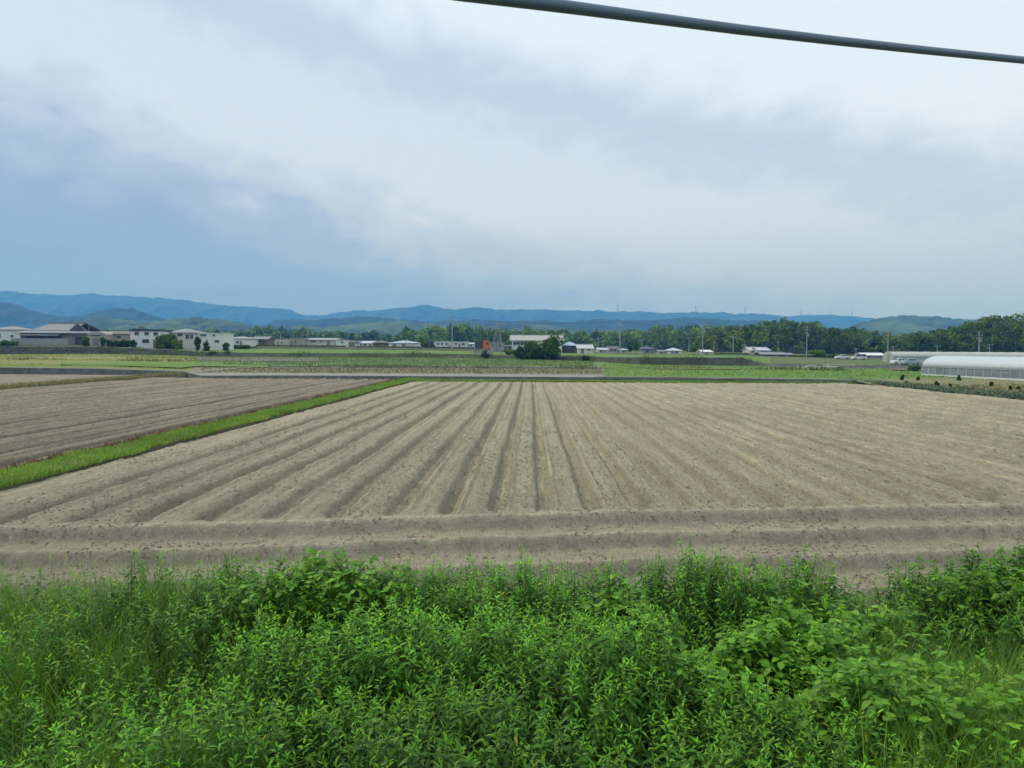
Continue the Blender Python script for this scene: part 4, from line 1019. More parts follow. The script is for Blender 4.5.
lattice('steel_mast', X, 205, g, zat(497.5, 320.5, 205) - g, 3.2, 0.5, 7, [(zat(497.5, 328.5, 205) - g, 1.1), (zat(497.5, 322.5, 205) - g, .6)], 'thin lattice steel mast right of the orange cabbed truck', 'mast')
for (px, yt, yb, l) in [(617.5, 303.5, 312, 'tiny power pylon on the far ridge above the tall pole, leftmost of the ridge pylons'), (695.5, 305, 312.5, 'tiny power pylon on the far ridge above the second tall pole'), (745, 305.5, 313, 'tiny power pylon on the far ridge above the hillside houses'), (800.5, 310.5, 316, 'tiny power pylon on the far ridge above the rounded wood'), (851.5, 311.5, 317, 'tiny power pylon on the far ridge, rightmost of the ridge pylons')]:
    A = at(px, yb, 5180); h = zat(px, yt, 5180) - A.z
    lattice('power_pylon', A.x, 5180, A.z - 8, h + 8, 9, 2.5, 5, [(h * .75 + 8, 9), (h * .95 + 8, 7)], l, 'pylon', .6, 'power pylons on the far ridge')

def pole_top(px, ytop, d): return Vector(((px - 512) / F * d, d - .12, zat(px, ytop, d) - .1))
tops = [(452, 317, 242), (619.5, 321.5, 236), (702, 322, 231), (806, 326, 226), (887, 331, 215), (978, 331, 215), (1120, 334, 205)]
wl = ['longest span of power wires, left of the pole behind the small white houses', 'power wires between the small white houses pole and the cream shed pole', 'power wires from the pole at the cream shed to the pole before the rounded wood', 'power wires from the pole before the rounded wood to the far greenhouse pole', 'power wires running above the roof of the far greenhouse', 'power wires leaving the picture at the right above the near greenhouse']
wm = plain('wire', (.06, .06, .065), .6)
for (a_, b_), l_ in zip(zip(tops[:-1], tops[1:]), wl):
    A_ = pole_top(*a_); B_ = pole_top(*b_); m = MB()
    for dx in (-.8, .0, .8):
        n_ = 10; m.tube([A_.lerp(B_, i / n_) + Vector((0, dx, -1.1 * 4 * (i / n_) * (1 - i / n_))) for i in range(n_ + 1)], .014, 4)
    tag(m.build('power_line', wm), l_, 'power line', 'wires between the utility poles')

# ------------------------------------------------------------------ vehicles
tyre = plain('tyre_rubber', (0.02, 0.02, 0.02), 0.8); rim_m = plain('wheel_rim', (0.45, 0.45, 0.46), 0.3, 0.6); lampm = plain('lamp_glass', (0.7, 0.7, 0.68), 0.1); redl = plain('tail_lamp', (0.4, 0.02, 0.02), 0.3)
def wheels(r, xs, yw, rad):
    for x in xs:
        for y in yw:
            m = MB(); m.bar((x, y - .1, rad), (x, y + .1, rad), rad, rad, 18); w = m.build('wheel', tyre, r)
            q = MB(); q.bar((x, y - .115, rad), (x, y + .115, rad), rad * .58, rad * .58, 12); q.build('rim', rim_m, w)
def car(px, d, label, paint, L=4.0, Hh=1.5, van=False, rz=0.0, flip=1):
    X = (px - 512) / F * d; g = gz(X, d)
    if d < 152: g += 0.06
    r = empty('parked_car', (X, d, g), rz, label, 'car', 'cars by the right hand lane')
    a = L / 2; f = flip
    body = [(-a, .28), (-a, .72), (-a * .93, .86), (-a * .5, .92), (a * .55, .94), (a * .93, .82), (a, .62), (a, .28)]
    roof = [(-a * .55, .90), (-a * .28, Hh), (a * .35, Hh), (a * (.9 if van else .72), .93)] if not van else [(-a * .72, .90), (-a * .5, Hh), (a * .85, Hh), (a * .93, .93)]
    w = .8
    def loft(prof, wb, wt, name, mat, par):
        n = len(prof); zmin = min(z for _, z in prof); zmax = max(z for _, z in prof)
        m = MB(); pts = []
        for s in (-1, 1):
            for x, z in prof:
                t = (z - zmin) / (zmax - zmin); pts.append((x * f, s * (wb + (wt - wb) * t), z))
        m.poly(pts, [(k, (k + 1) % n, n + (k + 1) % n, n + k) for k in range(n)] + [tuple(range(n))[::-1], tuple(range(n, 2 * n))])
        o = m.build(name, mat, par)
        bv = o.modifiers.new('round', 'BEVEL'); bv.width = .07; bv.segments = 3
        return o
    bo = loft(body, .80, .78, 'body', paint, r); loft(roof, .74, .60, 'cabin', paint, r)
    # side glass and windscreens
    gl = W['glass']; ins_ = .06
    (x0, z0), (x1, z1), (x2, z2), (x3, z3) = roof
    def wy(z): return .74 + (.60 - .74) * (z - z0) / (z1 - z0) + .012
    mid = (x1 + x2) / 2
    for s in (-1, 1):
        for (p0, p1, p2, p3) in (((x0 + .22, .98), (x1 + .06, Hh - .09), (mid - .05, Hh - .09), (mid - .05, .98)), ((mid + .05, .98), (mid + .05, Hh - .09), (x2 - .04, Hh - .09), (x3 - .18, .98))):
            m = MB(); q = [(p[0] * f, s * wy(p[1]), p[1]) for p in (p0, p1, p2, p3)]; q2 = [(x, y - s * .03, z) for x, y, z in q]
            m.poly(q + q2, [(0, 1, 2, 3), (7, 6, 5, 4), (0, 4, 5, 1), (1, 5, 6, 2), (2, 6, 7, 3), (3, 7, 4, 0)]); m.build('side_window', gl, r)
    for (xa, za, xb, zb, nm) in ((x0, z0, x1, z1, 'windscreen'), (x3, z3, x2, z2, 'rear_window')):
        m = MB(); o_ = -.015 if xa < 0 else .015
        pa = (xa + (xb - xa) * .12, za + (zb - za) * .12); pb = (xa + (xb - xa) * .9, za + (zb - za) * .9)
        q = [((pa[0] + o_) * f, -.66, pa[1]), ((pa[0] + o_) * f, .66, pa[1]), ((pb[0] + o_) * f, .56, pb[1]), ((pb[0] + o_) * f, -.56, pb[1])]
        m.poly(q + [(x - o_ * f * 2, y, z) for x, y, z in q], [(0, 1, 2, 3), (7, 6, 5, 4), (0, 4, 5, 1), (1, 5, 6, 2), (2, 6, 7, 3), (3, 7, 4, 0)]); m.build(nm, gl, r)
    for s in (-1, 1):
        m = MB(); m.box(-a * f - .03 * f, -a * f + .1 * f, s * .62 - .12, s * .62 + .12, .6, .74); m.build('headlight', lampm, r)
        m = MB(); m.box(a * f - .1 * f, a * f + .02 * f, s * .66 - .08, s * .66 + .08, .5, .76) if True else None; m.build('tail_light', redl, r)
    wheels(r, (-a * .62 * f, a * .62 * f), (-.72, .72), .3)
    return r
wp = plain('white_paint', (0.75, 0.76, 0.77), 0.25, var=0.03); sp = plain('silver_paint', (0.42, 0.46, 0.50), 0.3, 0.3, var=0.05)
car(842, 222, 'white hatchback, leftmost of the parked cars, before the wood', wp, 4.2, 1.45)
car(858.5, 219, 'taller white van like car in the middle, left of the long shed', wp, 4.2, 1.75, van=True)
car(910.5, 149.5, 'silver car on the lane in front of the far greenhouse', sp, 3.4, 1.35, flip=-1)
car(899, 152.5, 'small white car partly behind the silver one', wp, 3.2, 1.4)
def truck():
    d = 203; px = 482.5; X = (px - 512) / F * d; zt = zat(px, 350.2, d)
    r = empty('flatbed_truck', (X, d, zt), 0, 'truck with bright orange cab and dark box body on the ledge left of the mast', 'truck')
    org = plain('orange_paint', (0.75, 0.16, 0.02), 0.35, var=0.05)
    k = d / F
    m = MB(); m.prism([(.15, .45), (2.0, .45), (2.05, 1.2), (1.8, 2.45), (1.6, 2.6), (.15, 2.6)], -.95, .95); o = m.build('cab', org, r)
    bv = o.modifiers.new('round', 'BEVEL'); bv.width = .08; bv.segments = 3
    m = MB(); m.poly([(2.06, -.8, 1.3), (2.06, .8, 1.3), (1.84, .75, 2.3), (1.84, -.75, 2.3), (2.0, -.8, 1.3), (2.0, .8, 1.3), (1.78, .75, 2.3), (1.78, -.75, 2.3)], [(0, 1, 2, 3), (7, 6, 5, 4), (0, 4, 5, 1), (1, 5, 6, 2), (2, 6, 7, 3), (3, 7, 4, 0)]); m.build('windscreen', W['glass'], r)
    for s in (-1, 1):
        m = MB(); m.box(1.0, 1.7, s * .955 - .012, s * .955 + .012, 1.5, 2.15); m.build('side_window', W['glass'], r)
        m = MB(); m.box(1.99, 2.1, s * .7 - .12, s * .7 + .12, .65, .82); m.build('headlight', lampm, r)
    m = MB(); m.box(-2.1, .05, -1.0, 1.0, .62, 2.45); m.build('box_body', W['darkroof'], r)
    m = MB(); m.box(-2.1, 1.9, -.4, .4, .38, .60); m.build('chassis', W['dark'], r)
    wheels(r, (-1.4, 1.2), (-.82, .82), .36)
    w = MB(); w.box(-2.6, 2.6, -1.6, 2.2, -3.2, -.004); w2 = w.build('concrete_ledge', plain('pinkish_concrete', (.42, .33, .28), .8)); w2.location = (X, d, zt); tag(w2, 'pinkish concrete ledge carrying the orange cabbed truck', 'ledge')
    m = MB(); m.box(2.45, 2.75, -1.7, -1.4, -2.6, .7); p = m.build('gate_post', plain('pale_post', (.55, .48, .42), .8)); p.location = (X, d, zt); tag(p, 'pale square post at the right end of the concrete ledge', 'post')
truck()

# ------------------------------------------------------------------ greenhouses
def film(name, c, tr):
    m, t, b = mat_base(name)
    b.inputs['Base Color'].default_value = (*c, 1); b.inputs['Roughness'].default_value = 0.35
    tl = t.nodes.new('ShaderNodeBsdfTranslucent'); tl.inputs[0].default_value = (*c, 1)
    ms = t.nodes.new('ShaderNodeMixShader'); ms.inputs[0].default_value = 0.4
    t.links.new(b.outputs[0], ms.inputs[1]); t.links.new(tl.outputs[0], ms.inputs[2])
    out = ms.outputs[0]
    g = t.nodes.new('ShaderNodeNewGeometry'); n = t.nodes.new('ShaderNodeTexNoise'); n.inputs['Scale'].default_value = 0.8; t.links.new(g.outputs['Position'], n.inputs['Vector'])
    bn = t.nodes.new('ShaderNodeBump'); bn.inputs['Distance'].default_value = .08; t.links.new(n.outputs['Fac'], bn.inputs['Height']); t.links.new(bn.outputs[0], b.inputs['Normal'])
    if tr:
        tp = t.nodes.new('ShaderNodeBsdfTransparent'); m2 = t.nodes.new('ShaderNodeMixShader'); m2.inputs[0].default_value = tr
        t.links.new(out, m2.inputs[1]); t.links.new(tp.outputs[0], m2.inputs[2]); out = m2.outputs[0]
    t.links.new(out, t.nodes['Material Output'].inputs[0])
    return m
cover_m = film('white_plastic_cover', (0.80, 0.84, 0.86), 0); side_m = film('side_net', (0.55, 0.60, 0.61), 0.6); grey_cover = film('aged_plastic_cover', (0.72, 0.72, 0.68), 0.08)
def tunnel(name, label, p0, p1, width, wall_h, top_h, g, cover, side, hoop_step=1.5):
    p0 = Vector((*p0, 0)); p1 = Vector((*p1, 0)); L = (p1 - p0).length; ang = math.atan2(p1.y - p0.y, p1.x - p0.x)
    r = empty(name, (p0.x, p0.y, g), ang, label, 'greenhouse')
    hw = width / 2; n = 14
    arc = [(hw * math.cos(math.pi * (1 - k / n)), wall_h + (top_h - wall_h) * math.sin(math.pi * k / n) ** 0.8) for k in range(n + 1)]
    # arched cover, a thin closed sheet with slight sag between hoops
    nh = int(L / hoop_step); P = []
    for i in range(nh * 2 + 1):
        x = L * i / (nh * 2); sag = -.05 if i % 2 else 0
        P.append([(x, y, z + sag * (z > wall_h + .1)) for y, z in arc])
    o = grid_mesh('cover', np.array(P), cover, r)
    sd_ = o.modifiers.new('thick', 'SOLIDIFY'); sd_.thickness = .015
    for s in (-1, 1):
        m = MB(); m.box(0, L, s * hw - .008, s * hw + .008, .22, wall_h - .03); m.build('side_net', side, r)
        m = MB(); m.box(0, L, s * hw - .04, s * hw + .04, -.5, .2); m.build('base_board', W['white'], r)
        m = MB(); m.bar((0, s * (hw + .05), wall_h), (L, s * (hw + .05), wall_h), .045); m.build('rail', steel, r)
    for x in (0, L):
        m = MB(); m.prism([(-hw, -.3)] + arc + [(hw, -.3)], x - .01, x + .01, 'x'); e = m.build('end_wall', cover, r)
        m = MB(); m.box(x - .05, x + .05, -.8, .8, -.1, 1.9); m.build('door', W['paleroof'], e)
    for i in range(nh + 1):
        x = L * i / nh
        m = MB(); m.tube([(x, -hw * 1.01, -.4), (x, -hw * 1.01, wall_h - .05)] + [(x, y * .985, z - .06) for y, z in arc] + [(x, hw * 1.01, wall_h - .05), (x, hw * 1.01, -.4)], .035, 5); m.build('hoop', W['white'], r)
    return r
zz0 = 0.15
gA = at(924, 374.6, 112); gB = at(1024, 379.6, 96)
tunnel('near_greenhouse', 'near tunnel greenhouse with bright white cover and see through side net', (64.9, 112.0), (70.5, 66.0), 6.2, 1.25, 2.95, 0.45, cover_m, side_m)
far_g = tunnel('far_greenhouse', 'longer greyish tunnel greenhouse behind the bright white one', (94.4, 186.0), (152.0, 182.0), 6.0, 1.0, 2.5, 1.45, grey_cover, grey_cover, 3.0)
# crop inside the near greenhouse
def clumps(name, label, pts, n_leaf, r, h, size, mat, seed, tone=(1, 1, 1), kind='stuff', jitter=.25):
    rng = np.random.default_rng(seed); Vs = []; Fs = []; Cs = []; off = 0
    for (x, y, z) in pts:
        k = rng.uniform(.6, 1.3)
        d = rng.normal(0, 1, (n_leaf, 3)); d /= np.linalg.norm(d, axis=1, keepdims=True); d[:, 2] = np.abs(d[:, 2])
        P = d * rng.uniform(.5, 1, (n_leaf, 1)) * np.array([r, r, h]) * k + np.array([x, y, z])
        V, Fq = leaf_cards(P, d, size, rng, .6)
        c = np.repeat(np.array(tone)[None] * rng.uniform(1 - jitter, 1 + jitter) * rng.uniform(.8, 1.2, (n_leaf, 1)), 4, axis=0)
        Vs.append(V); Fs.append(Fq + off); Cs.append(c); off += len(V)
    o = np_mesh(name, np.concatenate(Vs), [np.concatenate(Fs)], mat, col=np.concatenate(Cs))
    return tag(o, label, kind=kind)
crop_leaf = leafmat('crop_leaves', (0.09, 0.15, 0.05), (0.07, 0.12, 0.04), trans=.25)
pts = [(65.6 + .1218 * (112 - y) + random.uniform(-1.8, 1.8) - .5, y, .45) for y in np.arange(68, 106, .35)]
clumps('indoor_crop', 'leafy crop growing inside the near greenhouse', pts, 30, .5, .8, .1, crop_leaf, 5, (.3, .36, .32))
# grey-green crop edge right of the field
pts = []
for k in range(1500):
    y = random.uniform(25, 97) ; x = 42.0 + abs(random.gauss(0, 2.0)) + 0.3
    pts.append((x, y, 0.0))
clumps('field_edge_crop', 'grey green leafy crop along the right edge of the big field', pts, 26, .38, .5, .09, leafmat('greygreen_leaves', (0.15, 0.20, 0.12), (0.10, 0.14, 0.08), trans=.2), 6, (1, 1, 1), jitter=.35)
pts = [(random.uniform(44, 62 if y > 80 else 70), y, 0.05) for y in np.random.default_rng(3).uniform(45, 96, 1100)]
clumps('plot_weeds', 'mixed green and tan weeds on the plot before the near greenhouse', pts, 16, .45, .3, .08, leafmat('plot_weed_leaves', (0.20, 0.22, 0.08), (0.26, 0.19, 0.10), trans=.2), 8, (1, 1, 1), jitter=.4)
places = ['the leftmost', 'second from left', 'third from left', 'fourth from left', 'fifth from left', 'the tallest, in the middle', 'seventh from left', 'third from right', 'second from right', 'the rightmost']
for i, (p, yt, w) in enumerate([(902.5, 377, 3.2), (906.5, 380, 3), (918, 377.5, 2.6), (936.5, 380, 2.4), (938.5, 382, 3.4), (959.3, 376.8, 3.6), (950.5, 382.5, 3), (991.5, 380.5, 3), (1011, 384.5, 2.8), (1019, 385, 3.5)]):
    d = min(93, 3.85 * F / (yt + 5.2 - 351.8)); X = (p - 512) / F * d; h = max(.45, zat(p, yt, d) - .12)
    make_tree(X, d, h, w * 0.9 * d / F, 'small dark bush on the weedy plot before the greenhouse, ' + places[i], tone=(.45, .6, .4), n=420, size=.10, name='plot_bush', cat='bush', group='small dark bushes on the weedy plot', trunk_h=0, lobes=6)

# ------------------------------------------------------------------ grass and weeds
def blades(base, hgt, wid, bend, az, rng, col, tip_w=0.0):
    """curved grass blades: 7 verts each"""
    n = len(base)
    s = np.array([0, .35, .7, 1.0]); w = np.array([1, .85, .55, 0])
    d = np.stack([np.cos(az), np.sin(az), np.zeros(n)], 1); side = np.stack([-np.sin(az), np.cos(az), np.zeros(n)], 1)
    V = np.zeros((n, 7, 3)); 
    for i in range(4):
        c = base + d * (hgt * bend * s[i] ** 2)[:, None]; c[:, 2] += hgt * s[i] * (1 - .35 * bend * s[i] * s[i])
        if i < 3:
            V[:, 2 * i] = c - side * (wid * w[i] * .5)[:, None]; V[:, 2 * i + 1] = c + side * (wid * w[i] * .5)[:, None]
        else: V[:, 6] = c
    b = (np.arange(n) * 7)[:, None]
    q = np.concatenate([b + np.array([[0, 1, 3, 2]]), b + np.array([[2, 3, 5, 4]])]); t = b + np.array([[4, 5, 6]])
    return V.reshape(-1, 3), q, t, np.repeat(col, 7, axis=0)

def leaves(base, az, el, Ln, wd, droop, roll, col):
    """pointed leaves bent over their length: 6 verts each"""
    n = len(base)
    d = np.stack([np.cos(az) * np.cos(el), np.sin(az) * np.cos(el), np.sin(el)], 1)
    sd_ = np.stack([-np.sin(az), np.cos(az), np.zeros(n)], 1); up = np.cross(d, sd_)
    sd_ = sd_ * np.cos(roll)[:, None] + up * np.sin(roll)[:, None]
    V = np.zeros((n, 6, 3))
    def c(s):
        p = base + d * (Ln * s)[:, None]; p[:, 2] -= Ln * droop * s * s; return p
    V[:, 0] = c(0.0)
    V[:, 1] = c(.35) - sd_ * (wd * .5)[:, None]; V[:, 2] = c(.35) + sd_ * (wd * .5)[:, None]
    V[:, 3] = c(.7) - sd_ * (wd * .36)[:, None]; V[:, 4] = c(.7) + sd_ * (wd * .36)[:, None]
    V[:, 5] = c(1.0)
    b = (np.arange(n) * 6)[:, None]
    t = np.concatenate([b + np.array([[0, 2, 1]]), b + np.array([[3, 4, 5]])]); q = b + np.array([[1, 2, 4, 3]])
    return V.reshape(-1, 3), q, t, np.repeat(col, 6, axis=0)

def scatter(n, ymin, ymax, rng, spread=0.82, pad=1.2):
    y = rng.uniform(ymin, ymax, n * 3); x = rng.uniform(-1, 1, n * 3) * (ymax * spread + pad)
    ok = np.abs(x) < y * spread + pad
    return x[ok][:n], y[ok][:n]

weed_leaf = leafmat('weed_leaves', (0.160, 0.370, 0.026), (0.062, 0.195, 0.016), trans=.26, rough=.5, spec=.22)
grass_leaf = leafmat('grass_blades', (0.14, 0.29, 0.032), (0.09, 0.20, 0.024), trans=.36, rough=.5, spec=.35)
stem_m = plain('weed_stem', (0.10, 0.13, 0.04), .8)

def canopy(x, y):
    """height of the weed tops above the soil"""
    h = 0.92 + 0.75 * (fbm(x / 1.3, y / 1.3, 201, 3) - .5) + 0.45 * (fbm(x / .45, y / .45, 205, 2) - .5)
    h = h + 0.30 * np.exp(-(((x - 6.2) / 1.6) ** 2 + ((y - 8.2) / 1.2) ** 2))             # tall mound upper right
    h = h + 0.16 * np.exp(-(((x - .3) / 1.7) ** 2 + ((y - 8.2) / .9) ** 2))
    h = h - 0.45 * np.exp(-(((x - 1.75) / .42) ** 2 + ((y - 7.1) / .5) ** 2))             # dark hollows
    h = h - 0.28 * np.exp(-(((x - 2.35) / .5) ** 2 + ((y - 6.1) / .5) ** 2))
    h = h - 0.35 * np.exp(-(((x - 4.2) / .5) ** 2 + ((y - 8.7) / .7) ** 2))
    h = h - 0.12 * np.clip((-x - 5.0) / 2.0, 0, 1)
    h = h + 0.12 * np.clip((y - 7.2) / 1, 0, 1)
    h = h * np.clip((9.9 - y) / 1.2, .30, 1)
    return h
def gmask(x, y):
    """where grass takes over from broad leaved weeds (0..1)"""
    t = x / y
    m = 1.0 * np.clip((-t - .34) / .2, 0, 1) + 1.1 * np.clip((t - .42) / .12, 0, 1) * np.clip((7.6 - y) / .6, 0, 1)
    m = m + .8 * np.exp(-(((t - .20) / .10) ** 2 + ((y - 5.0) / .9) ** 2)) + .7 * np.exp(-(((t - .50) / .07) ** 2 + ((y - 7.2) / 1.1) ** 2))
    return np.clip(m + 1.6 * (fbm(x / 1.1, y / 1.1, 231, 2) - .58), 0, 1)

def weeds():
    rng = np.random.default_rng(44)
    x, y = scatter(9400, 2.9, 9.9, rng)
    h = canopy(x, y) * rng.uniform(.86, 1.08, len(x))
    keep = rng.uniform(0, 1, len(x)) > gmask(x, y) * .97
    bare = np.exp(-(((x - 4.25) / .45) ** 2 + ((y - 8.7) / .45) ** 2)) + .9 * np.exp(-(((x - 1.65) / .3) ** 2 + ((y - 6.9) / .35) ** 2))
    keep &= rng.uniform(0, 1, len(x)) > bare
    x, y, h = x[keep], y[keep], h[keep]
    g = bank_z(x, y)
    nl = 36
    k = np.arange(nl)[None]
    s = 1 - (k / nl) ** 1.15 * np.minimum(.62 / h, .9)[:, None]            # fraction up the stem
    lean_a = rng.uniform(0, 6.28, len(x)); lean = rng.uniform(.0, .22, len(x))
    lx = np.cos(lean_a) * lean; ly = np.sin(lean_a) * lean - .03
    bx = x[:, None] + lx[:, None] * h[:, None] * s ** 1.6; by = y[:, None] + ly[:, None] * h[:, None] * s ** 1.6; bz = g[:, None] + h[:, None] * s
    az = rng.uniform(0, 6.28, (len(x), 1)) + k * 2.4 + rng.normal(0, .2, (len(x), nl))
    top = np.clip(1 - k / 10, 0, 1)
    big = rng.uniform(.75, 1.25, (len(x), 1)) 
    el = (.12 + .75 * top + rng.normal(0, .2, (len(x), nl)))
    Ln = (.098 - .044 * top) * big * rng.uniform(.8, 1.15, (len(x), nl))
    wd = Ln * rng.uniform(.20, .30, (len(x), nl)); dr = .45 * (1 - top) + rng.uniform(0, .35, (len(x), nl)); rl = rng.normal(0, .35, (len(x), nl))
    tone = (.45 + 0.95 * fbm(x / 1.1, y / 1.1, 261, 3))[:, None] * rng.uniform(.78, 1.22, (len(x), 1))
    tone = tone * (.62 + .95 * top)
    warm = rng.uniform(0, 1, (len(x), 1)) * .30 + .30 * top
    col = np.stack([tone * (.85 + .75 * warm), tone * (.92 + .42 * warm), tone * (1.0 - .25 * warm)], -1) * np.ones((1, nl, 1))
    yel = (rng.uniform(0, 1, (len(x), nl)) < .006)[..., None]; col = np.where(yel, col * np.array([3.0, 1.25, 1.2]), col)
    f = lambda a: (a * np.ones((len(x), nl))).ravel()
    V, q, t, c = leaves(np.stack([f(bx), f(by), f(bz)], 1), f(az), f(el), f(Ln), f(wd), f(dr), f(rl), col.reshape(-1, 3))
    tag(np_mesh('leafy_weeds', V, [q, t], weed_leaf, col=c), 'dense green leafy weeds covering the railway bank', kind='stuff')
    # stems
    n = len(x); dirs = np.stack([lx, ly], 1)
    V = np.zeros((n, 6, 3)); r = .0035
    for j in range(3):
        a = j * 2.094
        V[:, j, 0] = x + r * math.cos(a); V[:, j, 1] = y + r * math.sin(a); V[:, j, 2] = g - .05
        V[:, 3 + j, 0] = x + lx * h + r * .5 * math.cos(a); V[:, 3 + j, 1] = y + ly * h + r * .5 * math.sin(a); V[:, 3 + j, 2] = g + h
    b = (np.arange(n) * 6)[:, None]
    q = np.concatenate([b + np.array([[j, (j + 1) % 3, 3 + (j + 1) % 3, 3 + j]]) for j in range(3)])
    tag(np_mesh('weed_stems', V.reshape(-1, 3), [q], stem_m), 'stems of the leafy weeds', kind='stuff')
weeds()

def bank_grass():
    rng = np.random.default_rng(77)
    x, y = scatter(130000, 2.8, 10.2, rng)
    m = gmask(x, y); keep = rng.uniform(0, 1, len(x)) < m * 1.0 + .05 + .25 * (y > 9)
    x, y, m = x[keep], y[keep], m[keep]
    cl = fbm(x / .35, y / .35, 271, 2)
    h = canopy(x, y) * rng.uniform(.5, 1.2, len(x)) * (.8 + .5 * cl)
    b = np.stack([x, y, bank_z(x, y) - .02], 1)
    tone = (.75 + .6 * fbm(x / .9, y / .9, 281, 2)) * rng.uniform(.75, 1.25, len(x)); warm = rng.uniform(0, 1, len(x)) ** 2
    col = np.stack([tone * (.9 + 1.1 * warm), tone * (.95 + .45 * warm), tone * (1 + .1 * warm)], 1)
    V, q, t, c = blades(b, h, rng.uniform(.005, .011, len(x)), rng.uniform(.15, .75, len(x)), rng.uniform(0, 6.28, len(x)), rng, col)
    tag(np_mesh('bank_grass', V, [q, t], grass_leaf, col=c), 'long green grass between the weeds of the railway bank', kind='stuff')
    # sparse tall flowering grass at the bank's far edge
    n = 900
    x = rng.uniform(-9, 9, n); y = rng.uniform(7.4, 9.6, n); ok = (fbm(x / .6, x * 0, 293, 2) > .50); x = x[ok]; y = y[ok]
    h = rng.uniform(.95, 1.45, len(x)) * (1 + .1 * (x > 5)); b = np.stack([x, y, bank_z(x, y)], 1)
    V, q, t, c = blades(b, h, rng.uniform(.003, .007, len(x)), rng.uniform(.05, .35, len(x)), rng.uniform(0, 6.28, len(x)), rng, np.tile([[1.1, .95, 1]], (len(x), 1)) * rng.uniform(.6, 1.1, (len(x), 1)))
    tag(np_mesh('tall_grass', V, [q, t], grass_leaf, col=c), 'sparse tall grass stalks rising along the top of the weeds', kind='stuff')
    # pale seed heads among left and right grass
    n = 900; x = rng.uniform(-8, 8, n); y = rng.uniform(3.0, 9.3, n); ok = (rng.uniform(0, 1, n) < gmask(x, y) + .06); x = x[ok]; y = y[ok]
    z = bank_z(x, y) + canopy(x, y) * rng.uniform(.92, 1.15, len(x)); k = 26; t_ = np.tile(np.arange(k) / k, (len(x), 1)); a0 = rng.uniform(0, 6.28, (len(x), 1))
    bx = x[:, None] + np.cos(a0) * .05 * t_ ** 2; by = y[:, None] + np.sin(a0) * .05 * t_ ** 2; bz = z[:, None] + .17 * t_ - .05 * t_ ** 2
    f = lambda a: (a * np.ones((len(x), k))).ravel()
    N = len(x) * k
    V, q, t, c = leaves(np.stack([f(bx), f(by), f(bz)], 1), rng.uniform(0, 6.28, N), rng.uniform(.2, 1.1, N), np.full(N, .028), np.full(N, .007), np.zeros(N), np.zeros(N), np.tile([[2.4, 1.75, 2.2]], (N, 1)) * rng.uniform(.8, 1.2, (N, 1)))
    tag(np_mesh('seed_heads', V, [q, t], grass_leaf, col=c), 'pale green seed heads of the bank grass', kind='stuff')
bank_grass()

def vines():
    rng = np.random.default_rng(91)
    cx = [(2.15, 6.6, .75, .6), (3.1, 6.0, .8, .6), (2.6, 6.9, .7, .5), (6.4, 8.3, 1.5, .9), (1.2, 7.6, .5, .4), (4.2, 5.2, .7, .5), (-1.9, 7.9, .9, .5), (3.4, 7.6, .7, .5), (1.3, 3.6, .5, .3)]
    B = []
    for (a, b, rx, ry) in cx:
        n = int(900 * rx * ry / .45)
        B.append(np.stack([rng.normal(a, rx * .5, n), rng.normal(b, ry * .5, n)], 1))
    B = np.concatenate(B); x, y = B[:, 0], B[:, 1]; n = len(x)
    z = bank_z(x, y) + canopy(x, y) * rng.uniform(.35, 1.02, n) + .02
    az0 = rng.uniform(0, 6.28, n); V3 = []; 
    base = []; az = []; 
    for j in (-1, 0, 1):
        base.append(np.stack([x, y, z], 1)); az.append(az0 + j * 1.35 + rng.normal(0, .1, n))
    base = np.concatenate(base); az = np.concatenate(az); N = len(base)
    tone = np.tile(rng.uniform(.75, 1.3, n), 3)[:, None] * np.array([[1.15, 1.02, 1.0]])
    Ln = rng.uniform(.06, .10, N)
    V, q, t, c = leaves(base, az, rng.normal(.15, .3, N), Ln, Ln * rng.uniform(.62, .8, N), rng.uniform(.1, .5, N), rng.normal(0, .3, N), tone)
    tag(np_mesh('vines', V, [q, t], weed_leaf, col=c), 'broad leaved vines sprawling over the weeds', kind='stuff')
    # dead stems showing in the hollows
    m = MB()
    for (a, b, s) in ((1.72, 6.95, .4), (4.25, 8.7, .5), (2.3, 5.9, .3), (-.4, 7.3, .3)):
        for k in range(22):
            p = Vector((a + random.gauss(0, s * .6), b + random.gauss(0, s * .5), 0)); p.z = float(bank_z(p.x, p.y)) + random.uniform(.1, .5)
            q = p + Vector((random.uniform(-.35, .35), random.uniform(-.3, .3), random.uniform(-.05, .4)))
            m.bar(p, q, .004, .002, 4)
    tag(m.build('dead_stalks', plain('dry_stalk', (.30, .23, .14), .9), fix=False), 'dry brown stalks in the gaps of the weeds', kind='stuff')
vines()

def low_grass(name, label, xf, n, y0, y1, hh, mat, seed, tone=(1, 1, 1), zf=None, wmin=.01, wmax=.02, pw=1.0):
    rng = np.random.default_rng(seed)
    u = rng.uniform(0, 1, n) ** pw; y = y0 + (y1 - y0) * u; x = xf(y, rng.uniform(-1, 1, n))
    cl = fbm(x / .5, y / .5, seed, 3)
    h = hh * rng.uniform(.5, 1.3, n) * (.4 + 1.2 * cl)
    z = zf(x, y) if zf else np.zeros(n)
    col = np.array(tone)[None] * (rng.uniform(.75, 1.25, (n, 1)) * (.7 + .6 * fbm(x / 2.2, y / 2.2, seed + 4, 2))[:, None]); dry = rng.uniform(0, 1, n) < .07
    col[dry] *= np.array([2.2, 1.2, 1.3])
    V, q, t, c = blades(np.stack([x, y, z], 1), h, rng.uniform(wmin, wmax, n) * (y / 25 + .4), rng.uniform(.1, .9, n), rng.uniform(0, 6.28, n), rng, col)
    return tag(np_mesh(name, V, [q, t], mat, col=c), label, kind='stuff')
